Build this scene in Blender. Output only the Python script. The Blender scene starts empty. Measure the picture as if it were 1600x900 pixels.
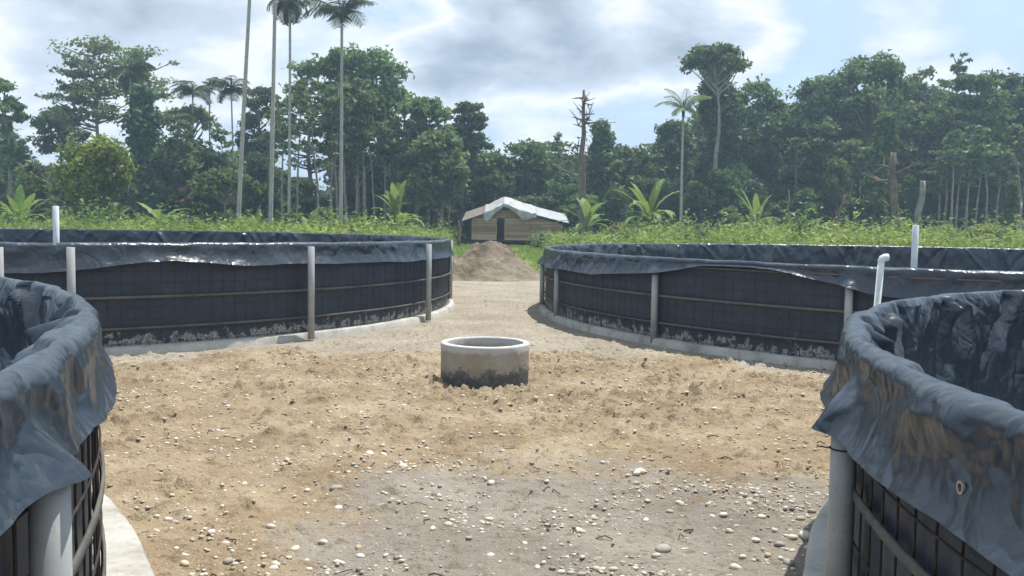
import bpy, math, random
import numpy as np
from mathutils import Vector, Matrix
random.seed(7)
RNG = np.random.default_rng(11)
sc = bpy.context.scene
COL = sc.collection

# ------------------------------------------------------------------ camera
EYE, F, PITCH, ROLL = 1.55, 1406.0, 0.0688, 0.016
cp, sp, cr, sr = math.cos(PITCH), math.sin(PITCH), math.cos(ROLL), math.sin(ROLL)
cam = bpy.data.cameras.new('camera'); cam.sensor_width = 36; cam.lens = 36*F/1600; cam.clip_end = 4000; cam.clip_start = .05
camo = bpy.data.objects.new('camera', cam); COL.objects.link(camo)
rx = Vector((cr, sp*sr, cp*sr)); up = Vector((-sr, sp*cr, cp*cr)); fw = Vector((0, cp, -sp))
M = Matrix((rx, up, -fw)).transposed().to_4x4(); M.translation = (0, 0, EYE)
camo.matrix_world = M
sc.camera = camo

def ray(px, py):
    u = (px-800)/F; v = -(py-450)/F
    u, v = cr*u-sr*v, sr*u+cr*v
    return Vector((u, cp+sp*v, -sp+cp*v))
def at(px, py, Y):            # the place at forward distance Y seen at a photo position
    d = ray(px, py); t = Y/d.y
    return Vector((d.x*t, Y, EYE+d.z*t))
def hor(px): return 353.4+.016*(px-800)

# ------------------------------------------------------------------ light
SUN_EL, SUN_AZ = math.radians(69), math.radians(44)     # ahead of the camera, to the right
sun = bpy.data.lights.new('sun', 'SUN'); sun.energy = 4.7; sun.angle = math.radians(.5); sun.color = (1, .965, .905)
suno = bpy.data.objects.new('sun', sun); COL.objects.link(suno)
sd = Vector((math.sin(SUN_AZ)*math.cos(SUN_EL), math.cos(SUN_AZ)*math.cos(SUN_EL), math.sin(SUN_EL)))
suno.rotation_euler = sd.to_track_quat('Z', 'Y').to_euler()
sc.view_settings.view_transform = 'Standard'; sc.view_settings.look = 'None'
sc.view_settings.exposure = .50; sc.view_settings.gamma = 1
sc.cycles.max_bounces = 7; sc.cycles.transparent_max_bounces = 8
sc.cycles.volume_bounces = 0

# node helpers ----------------------------------------------------------
class NT:
    def __init__(s, tree): s.t = tree; s.n = tree.nodes; s.l = tree.links
    def new(s, kind, **kw):
        nd = s.n.new(kind)
        for k, v in kw.items(): setattr(nd, k, v)
        return nd
    def put(s, sock, v):
        if hasattr(v, 'is_linked') or isinstance(v, bpy.types.NodeSocket): s.l.new(v, sock)
        else:
            if sock.type == 'RGBA' and not isinstance(v, (int, float)) and len(v) == 3: v = (*v, 1)
            sock.default_value = v
    def math(s, op, a, b=0.0, c=None, clamp=False):
        nd = s.new('ShaderNodeMath', operation=op, use_clamp=clamp)
        s.put(nd.inputs[0], a); s.put(nd.inputs[1], b)
        if c is not None: s.put(nd.inputs[2], c)
        return nd.outputs[0]
    def vmath(s, op, a, b):
        nd = s.new('ShaderNodeVectorMath', operation=op); s.put(nd.inputs[0], a); s.put(nd.inputs[1], b)
        return nd.outputs[1] if op in ('DOT_PRODUCT', 'DISTANCE', 'LENGTH') else nd.outputs[0]
    def noise(s, vec, scale, detail=4, rough=.55, dist=0.0, out=0):
        nd = s.new('ShaderNodeTexNoise'); s.put(nd.inputs['Scale'], scale); nd.inputs['Detail'].default_value = detail
        nd.inputs['Roughness'].default_value = rough; nd.inputs['Distortion'].default_value = dist
        if vec is not None: s.l.new(vec, nd.inputs['Vector'])
        return nd.outputs[out]
    def ramp(s, fac, stops, interp='LINEAR'):
        nd = s.new('ShaderNodeValToRGB'); cr_ = nd.color_ramp; cr_.interpolation = interp
        while len(cr_.elements) < len(stops): cr_.elements.new(.5)
        for e, (p, c) in zip(cr_.elements, stops):
            e.position = p; e.color = (*c, 1) if not isinstance(c, (int, float)) else (c, c, c, 1)
        s.put(nd.inputs[0], fac)
        return nd.outputs[0]
    def step(s, x, a, b):      # smooth map a..b -> 0..1
        nd = s.new('ShaderNodeMapRange', interpolation_type='SMOOTHSTEP')
        s.put(nd.inputs[0], x); s.put(nd.inputs[1], a); s.put(nd.inputs[2], b)
        return nd.outputs[0]
    def mix(s, f, a, b, mode='MIX'):
        nd = s.new('ShaderNodeMix', data_type='RGBA', blend_type=mode)
        s.put(nd.inputs[0], f); s.put(nd.inputs[6], a); s.put(nd.inputs[7], b)
        return nd.outputs[2]
    def attr(s, name, out=2):
        nd = s.new('ShaderNodeAttribute', attribute_name=name); return nd.outputs[out]
    def objco(s): return s.new('ShaderNodeTexCoord').outputs['Object']
    def bump(s, h, strength=.3, dist=.02, normal=None):
        nd = s.new('ShaderNodeBump'); nd.inputs['Strength'].default_value = strength; nd.inputs['Distance'].default_value = dist
        s.put(nd.inputs['Height'], h)
        if normal is not None: s.l.new(normal, nd.inputs['Normal'])
        return nd.outputs[0]
    def sepxyz(s, v):
        nd = s.new('ShaderNodeSeparateXYZ'); s.l.new(v, nd.inputs[0]); return nd.outputs

def material(name):
    m = bpy.data.materials.new(name); m.use_nodes = True
    m.node_tree.nodes.clear(); t = NT(m.node_tree)
    out = t.new('ShaderNodeOutputMaterial'); b = t.new('ShaderNodeBsdfPrincipled')
    t.l.new(b.outputs[0], out.inputs[0])
    def setp(**kw):
        for k, v in kw.items():
            t.put(b.inputs[{'color': 'Base Color', 'rough': 'Roughness', 'spec': 'Specular IOR Level', 'metal': 'Metallic', 'normal': 'Normal', 'sheen': 'Sheen Weight'}[k]], v)
    return m, t, setp, b, out

# ------------------------------------------------------------------ sky (world)
w = bpy.data.worlds.new('World'); sc.world = w; w.use_nodes = True
w.node_tree.nodes.clear(); t = NT(w.node_tree)
sky = t.new('ShaderNodeTexSky', sky_type='NISHITA'); sky.sun_disc = False
sky.sun_elevation = SUN_EL; sky.sun_rotation = SUN_AZ; sky.air_density = 1.2; sky.dust_density = 1.5
bg1 = t.new('ShaderNodeBackground'); bg1.inputs[1].default_value = .13; t.l.new(sky.outputs[0], bg1.inputs[0])
d = t.new('ShaderNodeTexCoord').outputs['Generated']
x, y, z = t.sepxyz(d)
zz = t.math('ADD', t.math('MAXIMUM', z, 0.0), .34)
cv = t.new('ShaderNodeCombineXYZ'); t.put(cv.inputs[0], t.math('DIVIDE', x, zz)); t.put(cv.inputs[1], t.math('DIVIDE', y, zz)); cv.inputs[2].default_value = 3.7
n1 = t.noise(cv.outputs[0], 1.5, 7, .52, .25)
n2 = t.noise(cv.outputs[0], 4.0, 6, .55, .3)
nv = t.new('ShaderNodeVectorMath', operation='MULTIPLY_ADD'); t.l.new(t.noise(cv.outputs[0], 1.6, 5, .6, 0, 1), nv.inputs[0]); nv.inputs[1].default_value = (.22, .22, .16)
dv = t.vmath('ADD', d, (-.11, -.11, -.08)); t.l.new(dv, nv.inputs[2]); dw = nv.outputs[0]
def lobe(px, py, wid):       # a cloud bank stands in this direction
    v = ray(px, py).normalized()
    return t.math('SUBTRACT', 1.0, t.math('DIVIDE', t.vmath('DISTANCE', dw, tuple(v)), wid), clamp=True)
l1 = t.math('MAXIMUM', t.math('MAXIMUM', lobe(830, 5, .15), lobe(760, 70, .09)), t.math('MULTIPLY', lobe(1080, -40, .16), .9))
l2 = t.math('MAXIMUM', t.math('MULTIPLY', lobe(150, 10, .19), .75), t.math('MULTIPLY', lobe(1400, 40, .09), .35))
bank = t.math('MAXIMUM', l1, l2)
dens = t.math('ADD', t.math('MULTIPLY', bank, .55), t.math('ADD', t.math('MULTIPLY', t.math('SUBTRACT', n1, .5), .95), t.math('MULTIPLY', t.math('SUBTRACT', n2, .5), .55)))
ccol = t.ramp(t.math('ADD', dens, .20), [(.0, (.33, .49, .71)), (.2, (.45, .57, .71)), (.36, (.75, .78, .81)), (.47, (.50, .575, .675)), (.64, (.30, .365, .45)), (.9, (.20, .245, .305))])
bg2 = t.new('ShaderNodeBackground'); t.l.new(ccol, bg2.inputs[0]); bg2.inputs[1].default_value = 1.0
cover = t.step(t.math('ADD', t.math('ADD', n1, t.math('MULTIPLY', bank, .5)), t.math('MULTIPLY', t.math('SUBTRACT', n2, .5), .4)), .30, .52)
cover = t.math('MAXIMUM', cover, .4)
mx = t.new('ShaderNodeMixShader'); t.l.new(cover, mx.inputs[0]); t.l.new(bg1.outputs[0], mx.inputs[1]); t.l.new(bg2.outputs[0], mx.inputs[2])
wo = t.new('ShaderNodeOutputWorld'); t.l.new(mx.outputs[0], wo.inputs[0])

# ------------------------------------------------------------------ mesh helpers
def mesh_np(name, V, Q=None, T=None, smooth=False, fattr=None, vattr=None):
    V = np.asarray(V, np.float32); me = bpy.data.meshes.new(name)
    nq = 0 if Q is None else len(Q); nt = 0 if T is None else len(T)
    me.vertices.add(len(V)); me.vertices.foreach_set('co', V.ravel())
    idx = np.concatenate([np.asarray(a, np.int32).ravel() for a in (Q, T) if a is not None and len(a)])
    me.loops.add(len(idx)); me.loops.foreach_set('vertex_index', idx)
    me.polygons.add(nq+nt)
    st = np.concatenate([np.arange(nq)*4, nq*4+np.arange(nt)*3]).astype(np.int32)
    me.polygons.foreach_set('loop_start', st)
    me.polygons.foreach_set('use_smooth', np.full(nq+nt, smooth, bool))
    for dom, at_ in (('FACE', fattr), ('POINT', vattr)):
        for k, a in (at_ or {}).items():
            me.attributes.new(k, 'FLOAT', dom).data.foreach_set('value', np.asarray(a, np.float32))
    me.update(calc_edges=True); me.validate()
    return me
class MB:                       # collects shapes into one mesh
    def __init__(s): s.V = []; s.Q = []; s.T = []; s.n = 0
    def add(s, V, Q=None, T=None):
        V = np.asarray(V, float); s.V.append(V)
        if Q is not None and len(Q): s.Q.append(np.asarray(Q)+s.n)
        if T is not None and len(T): s.T.append(np.asarray(T)+s.n)
        s.n += len(V); return s
    def box(s, c, size, R=None):
        g = np.array([[i, j, k] for i in (-.5, .5) for j in (-.5, .5) for k in (-.5, .5)])*np.array(size)
        if R is not None: g = g@np.array(R).T
        return s.add(g+np.array(c), [[0, 1, 3, 2], [4, 6, 7, 5], [0, 4, 5, 1], [2, 3, 7, 6], [0, 2, 6, 4], [1, 5, 7, 3]])
    def tube(s, pts, rad, n=8, cap=True):
        P = np.asarray(pts, float); k = len(P); r = np.broadcast_to(np.asarray(rad, float), (k,))
        tg = np.gradient(P, axis=0); tg /= np.linalg.norm(tg, axis=1)[:, None]+1e-9
        ref = np.array([0, 0, 1.]) if abs(tg[:, 2]).mean() < .8 else np.array([1., 0, 0])
        a = np.cross(tg, ref); a /= np.linalg.norm(a, axis=1)[:, None]+1e-9; b = np.cross(tg, a)
        th = np.linspace(0, 2*np.pi, n, endpoint=False)
        V = P[:, None]+r[:, None, None]*(np.cos(th)[None, :, None]*a[:, None]+np.sin(th)[None, :, None]*b[:, None])
        i, j = np.meshgrid(np.arange(k-1), np.arange(n), indexing='ij'); j2 = (j+1) % n
        Q = np.stack([i*n+j, i*n+j2, (i+1)*n+j2, (i+1)*n+j], -1).reshape(-1, 4); T = []
        V = V.reshape(-1, 3)
        if cap:
            V = np.vstack([V, P[:1], P[-1:]]); a0, a1 = k*n, k*n+1
            T = [[a0, (q+1) % n, q] for q in range(n)]+[[a1, (k-1)*n+q, (k-1)*n+(q+1) % n] for q in range(n)]
        return s.add(V, Q, T)
    def lathe(s, prof, n=48, c=(0, 0, 0), closed=True):
        P = np.asarray(prof, float); k = len(P); th = np.linspace(0, 2*np.pi, n, endpoint=False)
        V = np.stack([P[:, 0, None]*np.cos(th), P[:, 0, None]*np.sin(th), np.repeat(P[:, 1, None], n, 1)], -1)+np.array(c)
        m = k if closed else k-1
        i, j = np.meshgrid(np.arange(m), np.arange(n), indexing='ij'); j2 = (j+1) % n; i2 = (i+1) % k
        return s.add(V.reshape(-1, 3), np.stack([i*n+j, i*n+j2, i2*n+j2, i2*n+j], -1).reshape(-1, 4))
    def mesh(s, name, smooth=False):
        return mesh_np(name, np.vstack(s.V), np.vstack(s.Q) if s.Q else None, np.vstack(s.T) if s.T else None, smooth)
def obj(name, me, m, parent=None, loc=None):
    if isinstance(me, MB): me = me.mesh(name)
    o = bpy.data.objects.new(name, me); COL.objects.link(o)
    if m is not None and not me.materials: me.materials.append(m)
    if parent is not None: o.parent = parent
    if loc is not None: o.location = loc
    return o
def tag(o, label, cat, group=None, kind=None):
    if label: o['label'] = label
    if cat: o['category'] = cat
    if group: o['group'] = group
    if kind: o['kind'] = kind
    return o
def thing(name, label, cat, loc=(0, 0, 0), rz=0, group=None):
    o = bpy.data.objects.new(name, None); COL.objects.link(o); o.empty_display_size = .2
    o.location = loc; o.rotation_euler = (0, 0, rz)
    return tag(o, label, cat, group)
def dup(root, loc, rz=0, scale=(1, 1, 1), label=None, group=None):
    r = root.copy(); COL.objects.link(r); r.location = loc; r.rotation_euler = (0, 0, rz); r.scale = scale
    if label: r['label'] = label
    if group: r['group'] = group
    for ch in root.children:
        c = ch.copy(); COL.objects.link(c); c.parent = r
        for g in ch.children:
            e = g.copy(); COL.objects.link(e); e.parent = c
    return r
# gradient noise in numpy
def _perm(seed): return np.random.default_rng(seed).permutation(512)
def pnoise(x, y, seed=0):
    p = _perm(seed); ang = np.random.default_rng(seed+99).uniform(0, 2*np.pi, 512)
    xi = np.floor(x).astype(int); yi = np.floor(y).astype(int); fx = x-xi; fy = y-yi
    def g(ix, iy, dx, dy):
        h = p[(p[ix % 512]+iy) % 512]; return np.cos(ang[h])*dx+np.sin(ang[h])*dy
    u = fx**3*(fx*(fx*6-15)+10); v = fy**3*(fy*(fy*6-15)+10)
    a = g(xi, yi, fx, fy); b = g(xi+1, yi, fx-1, fy); c = g(xi, yi+1, fx, fy-1); e = g(xi+1, yi+1, fx-1, fy-1)
    return (a*(1-u)+b*u)*(1-v)+(c*(1-u)+e*u)*v
def fbm(x, y, seed=0, o=4, gain=.5):
    s = 0; a = 1; 
    for i in range(o): s = s+a*pnoise(x*2**i, y*2**i, seed+i); a *= gain
    return s
def sstep(x, a, b):
    q = np.clip((x-a)/(b-a), 0, 1); return q*q*(3-2*q)

# ------------------------------------------------------------------ the four tanks' places (m)
TANKS = {1: ((-8.718, 16.519), 7.541, 1.285), 2: ((8.873, 16.43), 8.259, 1.165), 3: ((6.579, 2.048), 5.441, 1.135), 4: ((-7.405, .564), 6.473, 1.204)}
WELL = (-.256, 8.806)

# ------------------------------------------------------------------ ground
def axis(lo, hi, step, far_lo, far_hi, gr=1.09):
    a = list(np.arange(lo, hi, step)); s = step
    while a[-1] < far_hi: s *= gr; a.append(a[-1]+s)
    b = []; s = step; v = lo
    while v > far_lo: s *= gr; v -= s; b.append(v)
    return np.array(b[::-1]+a)
def ground_h(X, Y):
    near = np.exp(-np.maximum(Y-14, 0)/8)*np.exp(-np.maximum(abs(X)-9, 0)/4)
    grey = sstep(5.75+.7*fbm(X*1.1, Y*1.1, 3, 5, .6)-Y, -.9, 1.1)*sstep(X+1.3+.8*fbm(X, Y, 4, 5, .6)+.25*(Y-5), -.9, 1.2)
    h = .030*fbm(X*.55, Y*.75, 20, 3)
    rut = 0
    for off in (0, 1.35):           # two wheel tracks pressed across the loose soil
        xr = -3.45+off+(10.2-Y)*.41+.25*np.sin(Y*.6+off); rut = np.maximum(rut, np.exp(-((X-xr)/.30)**4)*sstep(fbm(X*.8, Y*.8, 35)+.35, 0, .3))
    h = h-.022*rut
    cl = fbm(X*3.2, Y*5.5, 21, 5, .62)
    clods = np.clip(cl-.12, 0, 1)**1.0*.075
    track = .5+.5*np.sin(X*1.1+Y*.5+1.2*pnoise(X*.5, Y*.5, 9))
    clods = clods*(1-.8*rut)
    h = h+clods*(1-.65*grey)*(.35+.9*sstep(fbm(X*.7, Y*.7, 22), -.25, .35))*(1-.5*sstep(Y, 9.8, 11.5))
    pit = np.clip(fbm(X*6.5, Y*13, 24, 4, .6)-.10, 0, 1)
    h = h+.095*pit*(1-.75*grey)*(1-.85*rut)*(.3+1.1*sstep(fbm(X*1.0, Y*1.3, 25), -.2, .3))*(1-.6*sstep(Y, 10, 12))
    h = h+.019*fbm(X*9, Y*9, 23, 4, .65)*(1-.5*grey)+.018*np.clip(fbm(X*13, Y*17, 26, 3, .6)-.15, 0, 1)*(1-.6*grey)
    h = h+.05*np.exp(-((np.hypot(X-WELL[0], Y-WELL[1])-.62)/.2)**2)*np.clip(.4+fbm(X*2, Y*2, 29), 0, 1)
    for c, R, _ in TANKS.values():
        dd = np.hypot(X-c[0], Y-c[1])-R
        h = h*sstep(dd, -.0, .5)-.02*(dd < 0)
    return h*near, grey
gx = axis(-4.6, 4.6, .022, -700, 700); gy = axis(2.2, 12, .022, -40, 900)
GX, GY = np.meshgrid(gx, gy)
GZ, GREY = ground_h(GX, GY)
ny, nx = GX.shape
ii, jj = np.meshgrid(np.arange(ny-1), np.arange(nx-1), indexing='ij')
Q = np.stack([ii*nx+jj, ii*nx+jj+1, (ii+1)*nx+jj+1, (ii+1)*nx+jj], -1).reshape(-1, 4)
dT = np.min([np.hypot(GX-c[0], GY-c[1])-R for c, R, _ in (TANKS[1], TANKS[2])], axis=0)
pale = np.maximum(sstep(GY+.5*fbm(GX*.8, GY*.8, 31), 10.0, 11.6), sstep(.9+.5*fbm(GX, GY, 32)-dT, 0, .5))
pale = pale*sstep(26-GY, -4, 2)
green = sstep(GY+2*fbm(GX*.3, GY*.3, 33), 26, 30)
green = np.maximum(green, sstep(abs(GX), 24, 30))
me = mesh_np('ground', np.stack([GX, GY, GZ], -1).reshape(-1, 3), Q, None, True, vattr={'grey': GREY.ravel(), 'pale': pale.ravel(), 'green': green.ravel()})
m, t, setp, b, out = material('soil')
co = t.objco()
nd = t.noise(co, 32, 4, .65)
na = t.noise(co, 1.3, 6, .6); nb = t.noise(co, 14, 5, .6); nc = t.noise(co, 60, 3, .6)
tan = t.ramp(na, [(.3, (.20, .146, .090)), (.5, (.268, .206, .132)), (.7, (.35, .285, .195))])
gry = t.ramp(na, [(.3, (.165, .145, .120)), (.55, (.230, .203, .168)), (.75, (.29, .258, .213))])
pal = t.ramp(na, [(.3, (.245, .208, .158)), (.6, (.325, .285, .225)), (.75, (.39, .35, .285))])
grn = t.ramp(nb, [(.3, (.10, .13, .035)), (.6, (.17, .21, .06)), (.8, (.26, .22, .11))])
c = t.mix(t.step(t.math('ADD', t.attr('grey'), t.math('ADD', t.math('MULTIPLY', t.math('SUBTRACT', nb, .5), 1.5), t.math('MULTIPLY', t.math('SUBTRACT', na, .5), 1.6))), .28, .82), tan, gry)
c = t.mix(t.step(t.math('ADD', t.attr('pale'), t.math('MULTIPLY', t.math('SUBTRACT', nb, .5), .9)), .3, .8), c, pal)
c = t.mix(t.step(t.math('ADD', t.attr('green'), t.math('MULTIPLY', t.math('SUBTRACT', nb, .5), .9)), .3, .8), c, grn)
c = t.mix(t.math('MULTIPLY', t.step(nc, .60, .72), .6), c, (.50, .45, .37))
c = t.mix(t.math('MULTIPLY', t.step(nb, .48, .32), .65), c, (.115, .085, .052))
c = t.mix(t.math('MULTIPLY', t.step(nd, .42, .30), .7), c, (.085, .062, .037))
hh = t.math('ADD', t.math('MULTIPLY', nb, 1.0), t.math('ADD', t.math('MULTIPLY', nc, .6), t.math('MULTIPLY', nd, .7)))
setp(color=c, rough=.95, spec=.15, normal=t.bump(hh, .8, .025))
SOIL = m
g = obj('ground', me, m); g['kind'] = 'structure'

# ------------------------------------------------------------------ common materials
def liner_material(name, dusty):
    m, t, setp, b, out = material(name)
    co = t.objco()
    n1 = t.noise(co, 2.1, 6, .62, .4); n2 = t.noise(co, 16, 5, .6, 1.2); n3 = t.noise(co, 70, 3, .6)
    c = t.ramp(n1, [(.3, (.011, .018, .029)), (.55, (.021, .032, .048)), (.75, (.046, .062, .082))])
    c = t.mix(t.math('MULTIPLY', t.step(n2, .53, .75), dusty), c, (.17, .165, .155))
    c = t.mix(t.math('MULTIPLY', t.step(n3, .70, .76), .3), c, (.3, .29, .27))
    r = t.math('ADD', .20, t.math('MULTIPLY', n2, .24))
    n4 = t.noise(co, 4.5, 2, .4, .5); n5 = t.noise(co, 9, 2, .4, .3)
    cr1 = t.math('MINIMUM', t.math('MULTIPLY', t.math('ABSOLUTE', t.math('SUBTRACT', n4, .5)), 9), 1.0)
    cr2 = t.math('MINIMUM', t.math('MULTIPLY', t.math('ABSOLUTE', t.math('SUBTRACT', n5, .52)), 9), 1.0)
    h = t.math('ADD', t.math('MULTIPLY', cr1, .7), t.math('ADD', t.math('MULTIPLY', cr2, .25), t.math('MULTIPLY', n2, .06)))
    setp(color=c, rough=r, spec=.65, normal=t.bump(h, .35, .02))
    return m
LINER = liner_material('liner_sheet', .22)
m, t, setp, b, out = material('backing_sheet')
co = t.objco(); _, _, z = t.sepxyz(co)
n1 = t.noise(co, 3, 5, .6); n2 = t.noise(co, 9, 5, .65); n3 = t.noise(co, 45, 4, .6)
c = t.ramp(n1, [(.3, (.026, .035, .050)), (.7, (.043, .055, .075))])
c = t.mix(t.math('MULTIPLY', t.step(n2, .58, .72), .35), c, (.11, .10, .085))
sp_ = t.step(t.math('ADD', t.math('MULTIPLY', t.math('SUBTRACT', .29, z), 3.6), t.math('MULTIPLY', t.math('SUBTRACT', n2, .53), 3.2)), .22, .52)
c = t.mix(t.math('MULTIPLY', sp_, t.step(n3, .30, .60)), c, (.36, .35, .32))
setp(color=c, rough=.55, spec=.35, normal=t.bump(t.math('ADD', n1, n3), .25, .02)); BACKING = m
m, t, setp, b, out = material('concrete')
co = t.objco(); n1 = t.noise(co, 3, 6, .65); n2 = t.noise(co, 26, 5, .6); n3 = t.noise(co, 90, 3, .5)
c = t.ramp(n1, [(.3, (.25, .235, .205)), (.5, (.40, .385, .35)), (.7, (.50, .48, .44))])
c = t.mix(t.math('MULTIPLY', t.step(n2, .55, .7), .45), c, (.27, .215, .145))
setp(color=c, rough=.9, spec=.2, normal=t.bump(t.math('ADD', n2, n3), .5, .012)); CONC = m
m, t, setp, b, out = material('pvc_pipe')
co = t.objco(); n1 = t.noise(co, 5, 5, .6); n2 = t.noise(co, 40, 4, .6)
c = t.ramp(n1, [(.3, (.27, .275, .27)), (.6, (.37, .38, .375)), (.8, (.44, .44, .42))])
c = t.mix(t.math('MULTIPLY', t.step(n2, .54, .7), .5), c, (.26, .23, .18))
setp(color=c, rough=.45, spec=.4, normal=t.bump(n2, .1, .004)); PVC = m
m, t, setp, b, out = material('white_pvc')
co = t.objco(); n1 = t.noise(co, 7, 5, .6)
setp(color=t.ramp(n1, [(.3, (.52, .54, .54)), (.6, (.70, .72, .72))]), rough=.4, spec=.4); WPVC = m
m, t, setp, b, out = material('rusty_steel')
co = t.objco(); n1 = t.noise(co, 5, 5, .65)
c = t.ramp(n1, [(.35, (.022, .020, .020)), (.56, (.040, .032, .028)), (.70, (.12, .07, .04)), (.85, (.26, .15, .08))])
setp(color=c, rough=.75, spec=.3); STEEL = m
m, t, setp, b, out = material('hoop_strap')
co = t.objco(); n1 = t.noise(co, 1.3, 5, .65); n2 = t.noise(co, 12, 4, .6)
c = t.ramp(t.math('ADD', t.math('MULTIPLY', n1, .7), t.math('MULTIPLY', n2, .3)), [(.35, (.05, .05, .05)), (.52, (.11, .108, .10)), (.68, (.16, .13, .095)), (.8, (.27, .15, .06))])
setp(color=c, rough=.7, spec=.3); STRAP = m

# ------------------------------------------------------------------ tanks
def front_theta(k, px, py=470):
    (cx, cy), R, _ = TANKS[k]; dr = ray(px, py); a = dr.x**2+dr.y**2; bq = -2*(dr.x*cx+dr.y*cy); cc = cx*cx+cy*cy-R*R
    D = bq*bq-4*a*cc; tt = (-bq-math.sqrt(max(D, 0)))/(2*a)
    if tt < 0: tt = (-bq+math.sqrt(max(D, 0)))/(2*a)
    return math.atan2(dr.y*tt-cy, dr.x*tt-cx)
def pleats(th, s, R, n, rng, amp, wid, spread, shear, reach, bias=0):
    """sum of n folds that leave the rim and widen downward; th (N,1) angles, s (N,M) metres below the rim"""
    Dz = np.zeros(np.broadcast(th, s).shape)
    for i in range(n):
        a0 = rng.uniform(-np.pi, np.pi); A = amp*rng.uniform(.3, 1)**1.5*(1 if rng.random() > bias else -1); w0 = wid*rng.uniform(.5, 1.6); sh = rng.normal(0, shear); rc = reach*rng.uniform(.35, 1.3)
        d = (th-a0+np.pi) % (2*np.pi)-np.pi
        rows = np.where(np.abs(d[:, 0])*R < w0+spread*1.6+abs(sh)*1.6+.3)[0]
        if not len(rows): continue
        ss = s[rows] if s.shape[0] > 1 else s
        u = (d[rows]*R-sh*ss)/(w0+spread*ss*rng.uniform(.3, 1))
        prof = np.where(u < 0, np.clip(1+u, 0, 1)**1.2, np.clip(1-u*1.8, 0, 1)**1.1)
        Dz[rows] += A*prof*np.exp(-ss/rc)*np.clip(.3+ss/.06, 0, 1)
    return Dz
def crumple(u, v, rng, n, f0, f1, amp):
    """sharp straight creases: triangle waves in random directions, each fading in and out"""
    D = 0
    for i in range(n):
        al = rng.uniform(-.9, .9)+(1.57 if rng.random() < .3 else 0); f = rng.uniform(f0, f1); q = f*(np.cos(al)*u+np.sin(al)*v)+rng.uniform(0, 9)+.35*pnoise(u*1.3+i, v*1.3, 400+i)
        tri = np.abs(2*(q-np.floor(q+.5)))
        D = D+amp*rng.uniform(.5, 1)*(f0/f)*tri*sstep(pnoise(u*1.7+7*i, v*2.0+i, 440+i), -.05, .3)
    return D
def make_tank(k, name, label, N, nple, drop_keys, drop0, posts, post_front, near, slab):
    (cx, cy), R, rim = TANKS[k]; rng = np.random.default_rng(100+k)
    root = thing(name, label, 'tank', (cx, cy, 0))
    # concrete footing
    cb = MB(); n = 220; th = np.linspace(0, 2*np.pi, n, endpoint=False)
    jit = .012*fbm(np.cos(th)*9, np.sin(th)*9, 50+k, 3); jz = .008*fbm(np.cos(th)*7, np.sin(th)*7, 60+k, 3)
    rings = [(R-.25, -.03, 0), (R-.25, .085, 0), (R+.02, .098, .5), (R+slab-.02, .095, 1), (R+slab, .08, 1), (R+slab+.02, -.05, 1)]
    V = np.concatenate([np.stack([(r+jit*q*1.5)*np.cos(th), (r+jit*q*1.5)*np.sin(th), zz+jz*q*(zz > 0)], -1) for r, zz, q in rings])
    i, j = np.meshgrid(np.arange(5), np.arange(n), indexing='ij'); j2 = (j+1) % n
    cb.add(V, np.stack([i*n+j, i*n+j2, (i+1)*n+j2, (i+1)*n+j], -1).reshape(-1, 4))
    obj('concrete_footing', cb.mesh('concrete_footing', True), CONC, root)
    # black sheet behind the wire
    nb = 900; th = np.linspace(0, 2*np.pi, nb, endpoint=False); zs = np.linspace(.06, rim-.02, 14)
    rr = R-.025+.012*np.abs(np.sin(th*R/.15*np.pi/2))[:, None]*np.sin((zs-.06)/(rim-.08)*np.pi)[None]+.008*fbm(th[:, None]*R*.8+0*zs, zs[None]*3+0*th[:, None], 70+k, 3)
    V = np.stack([rr*np.cos(th)[:, None], rr*np.sin(th)[:, None], np.broadcast_to(zs, rr.shape)], -1).reshape(-1, 3)
    i, j = np.meshgrid(np.arange(nb), np.arange(13), indexing='ij'); i2 = (i+1) % nb
    obj('backing_sheet', mesh_np('backing_sheet', V, np.stack([i*14+j, i2*14+j, i2*14+j+1, i*14+j+1], -1).reshape(-1, 4), None, True), BACKING, root)
    # liner: floor, inner wall, over the rim, outer flap
    t0 = 0.0 if k in (2, 3) else -np.pi        # the join of the sheet lies out of sight
    th = np.linspace(t0, t0+2*np.pi, N, endpoint=False)
    if near:                                   # finer folds on the side towards the path
        lo, hi = (t0+1.35, t0+4.0) if k == 3 else (t0+1.9, t0+4.75)
        th = np.concatenate([np.linspace(t0, lo, 110, endpoint=False), np.linspace(lo, hi, N, endpoint=False), np.linspace(hi, t0+2*np.pi, 110, endpoint=False)])
        N = len(th)
    th = th[:, None]
    kt = sorted(((q[0]-t0) % (2*np.pi)+t0, q[1]) for q in drop_keys); drop = np.full(N, drop0)
    if kt:
        a = np.array([q[0] for q in kt]); v = np.array([q[1] for q in kt])
        sel = (th[:, 0] >= a[0]) & (th[:, 0] <= a[-1]); drop[sel] = np.interp(th[sel, 0], a, v)
    drop = drop+.025*fbm(th[:, 0]*R*.8, 0*th[:, 0]+3, 80+k, 3)
    drop = np.maximum(drop, .03)
    depth = rim-.05
    si = depth*np.linspace(1, 0, 44 if near else 22)**1.5
    so = np.linspace(0, 1, 32 if near else 12)
    Si = np.broadcast_to(si[None], (N, len(si))); So = drop[:, None]*so[None]
    sc_ = 1.0 if near else .85
    Din = pleats(th, Si, R, nple, rng, .15*sc_, .09, .30, .5, .7, .25)+pleats(th, Si, R, nple*2, rng, .022, .03, .15, .7, .16, .4)
    Dou = pleats(th, So, R, nple, rng, .026*sc_, .06, .5, .6, .5, .3)+pleats(th, So, R, int(nple*3.2), rng, .012, .020, .16, .9, .08, .45)
    ridge = lambda u_, v_, sd_: np.abs(fbm(u_, v_, sd_, 2, .45))
    Din += .05*ridge(th*R*1.6+Si*.9, Si*1.3+0*th, 91+k)
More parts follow.
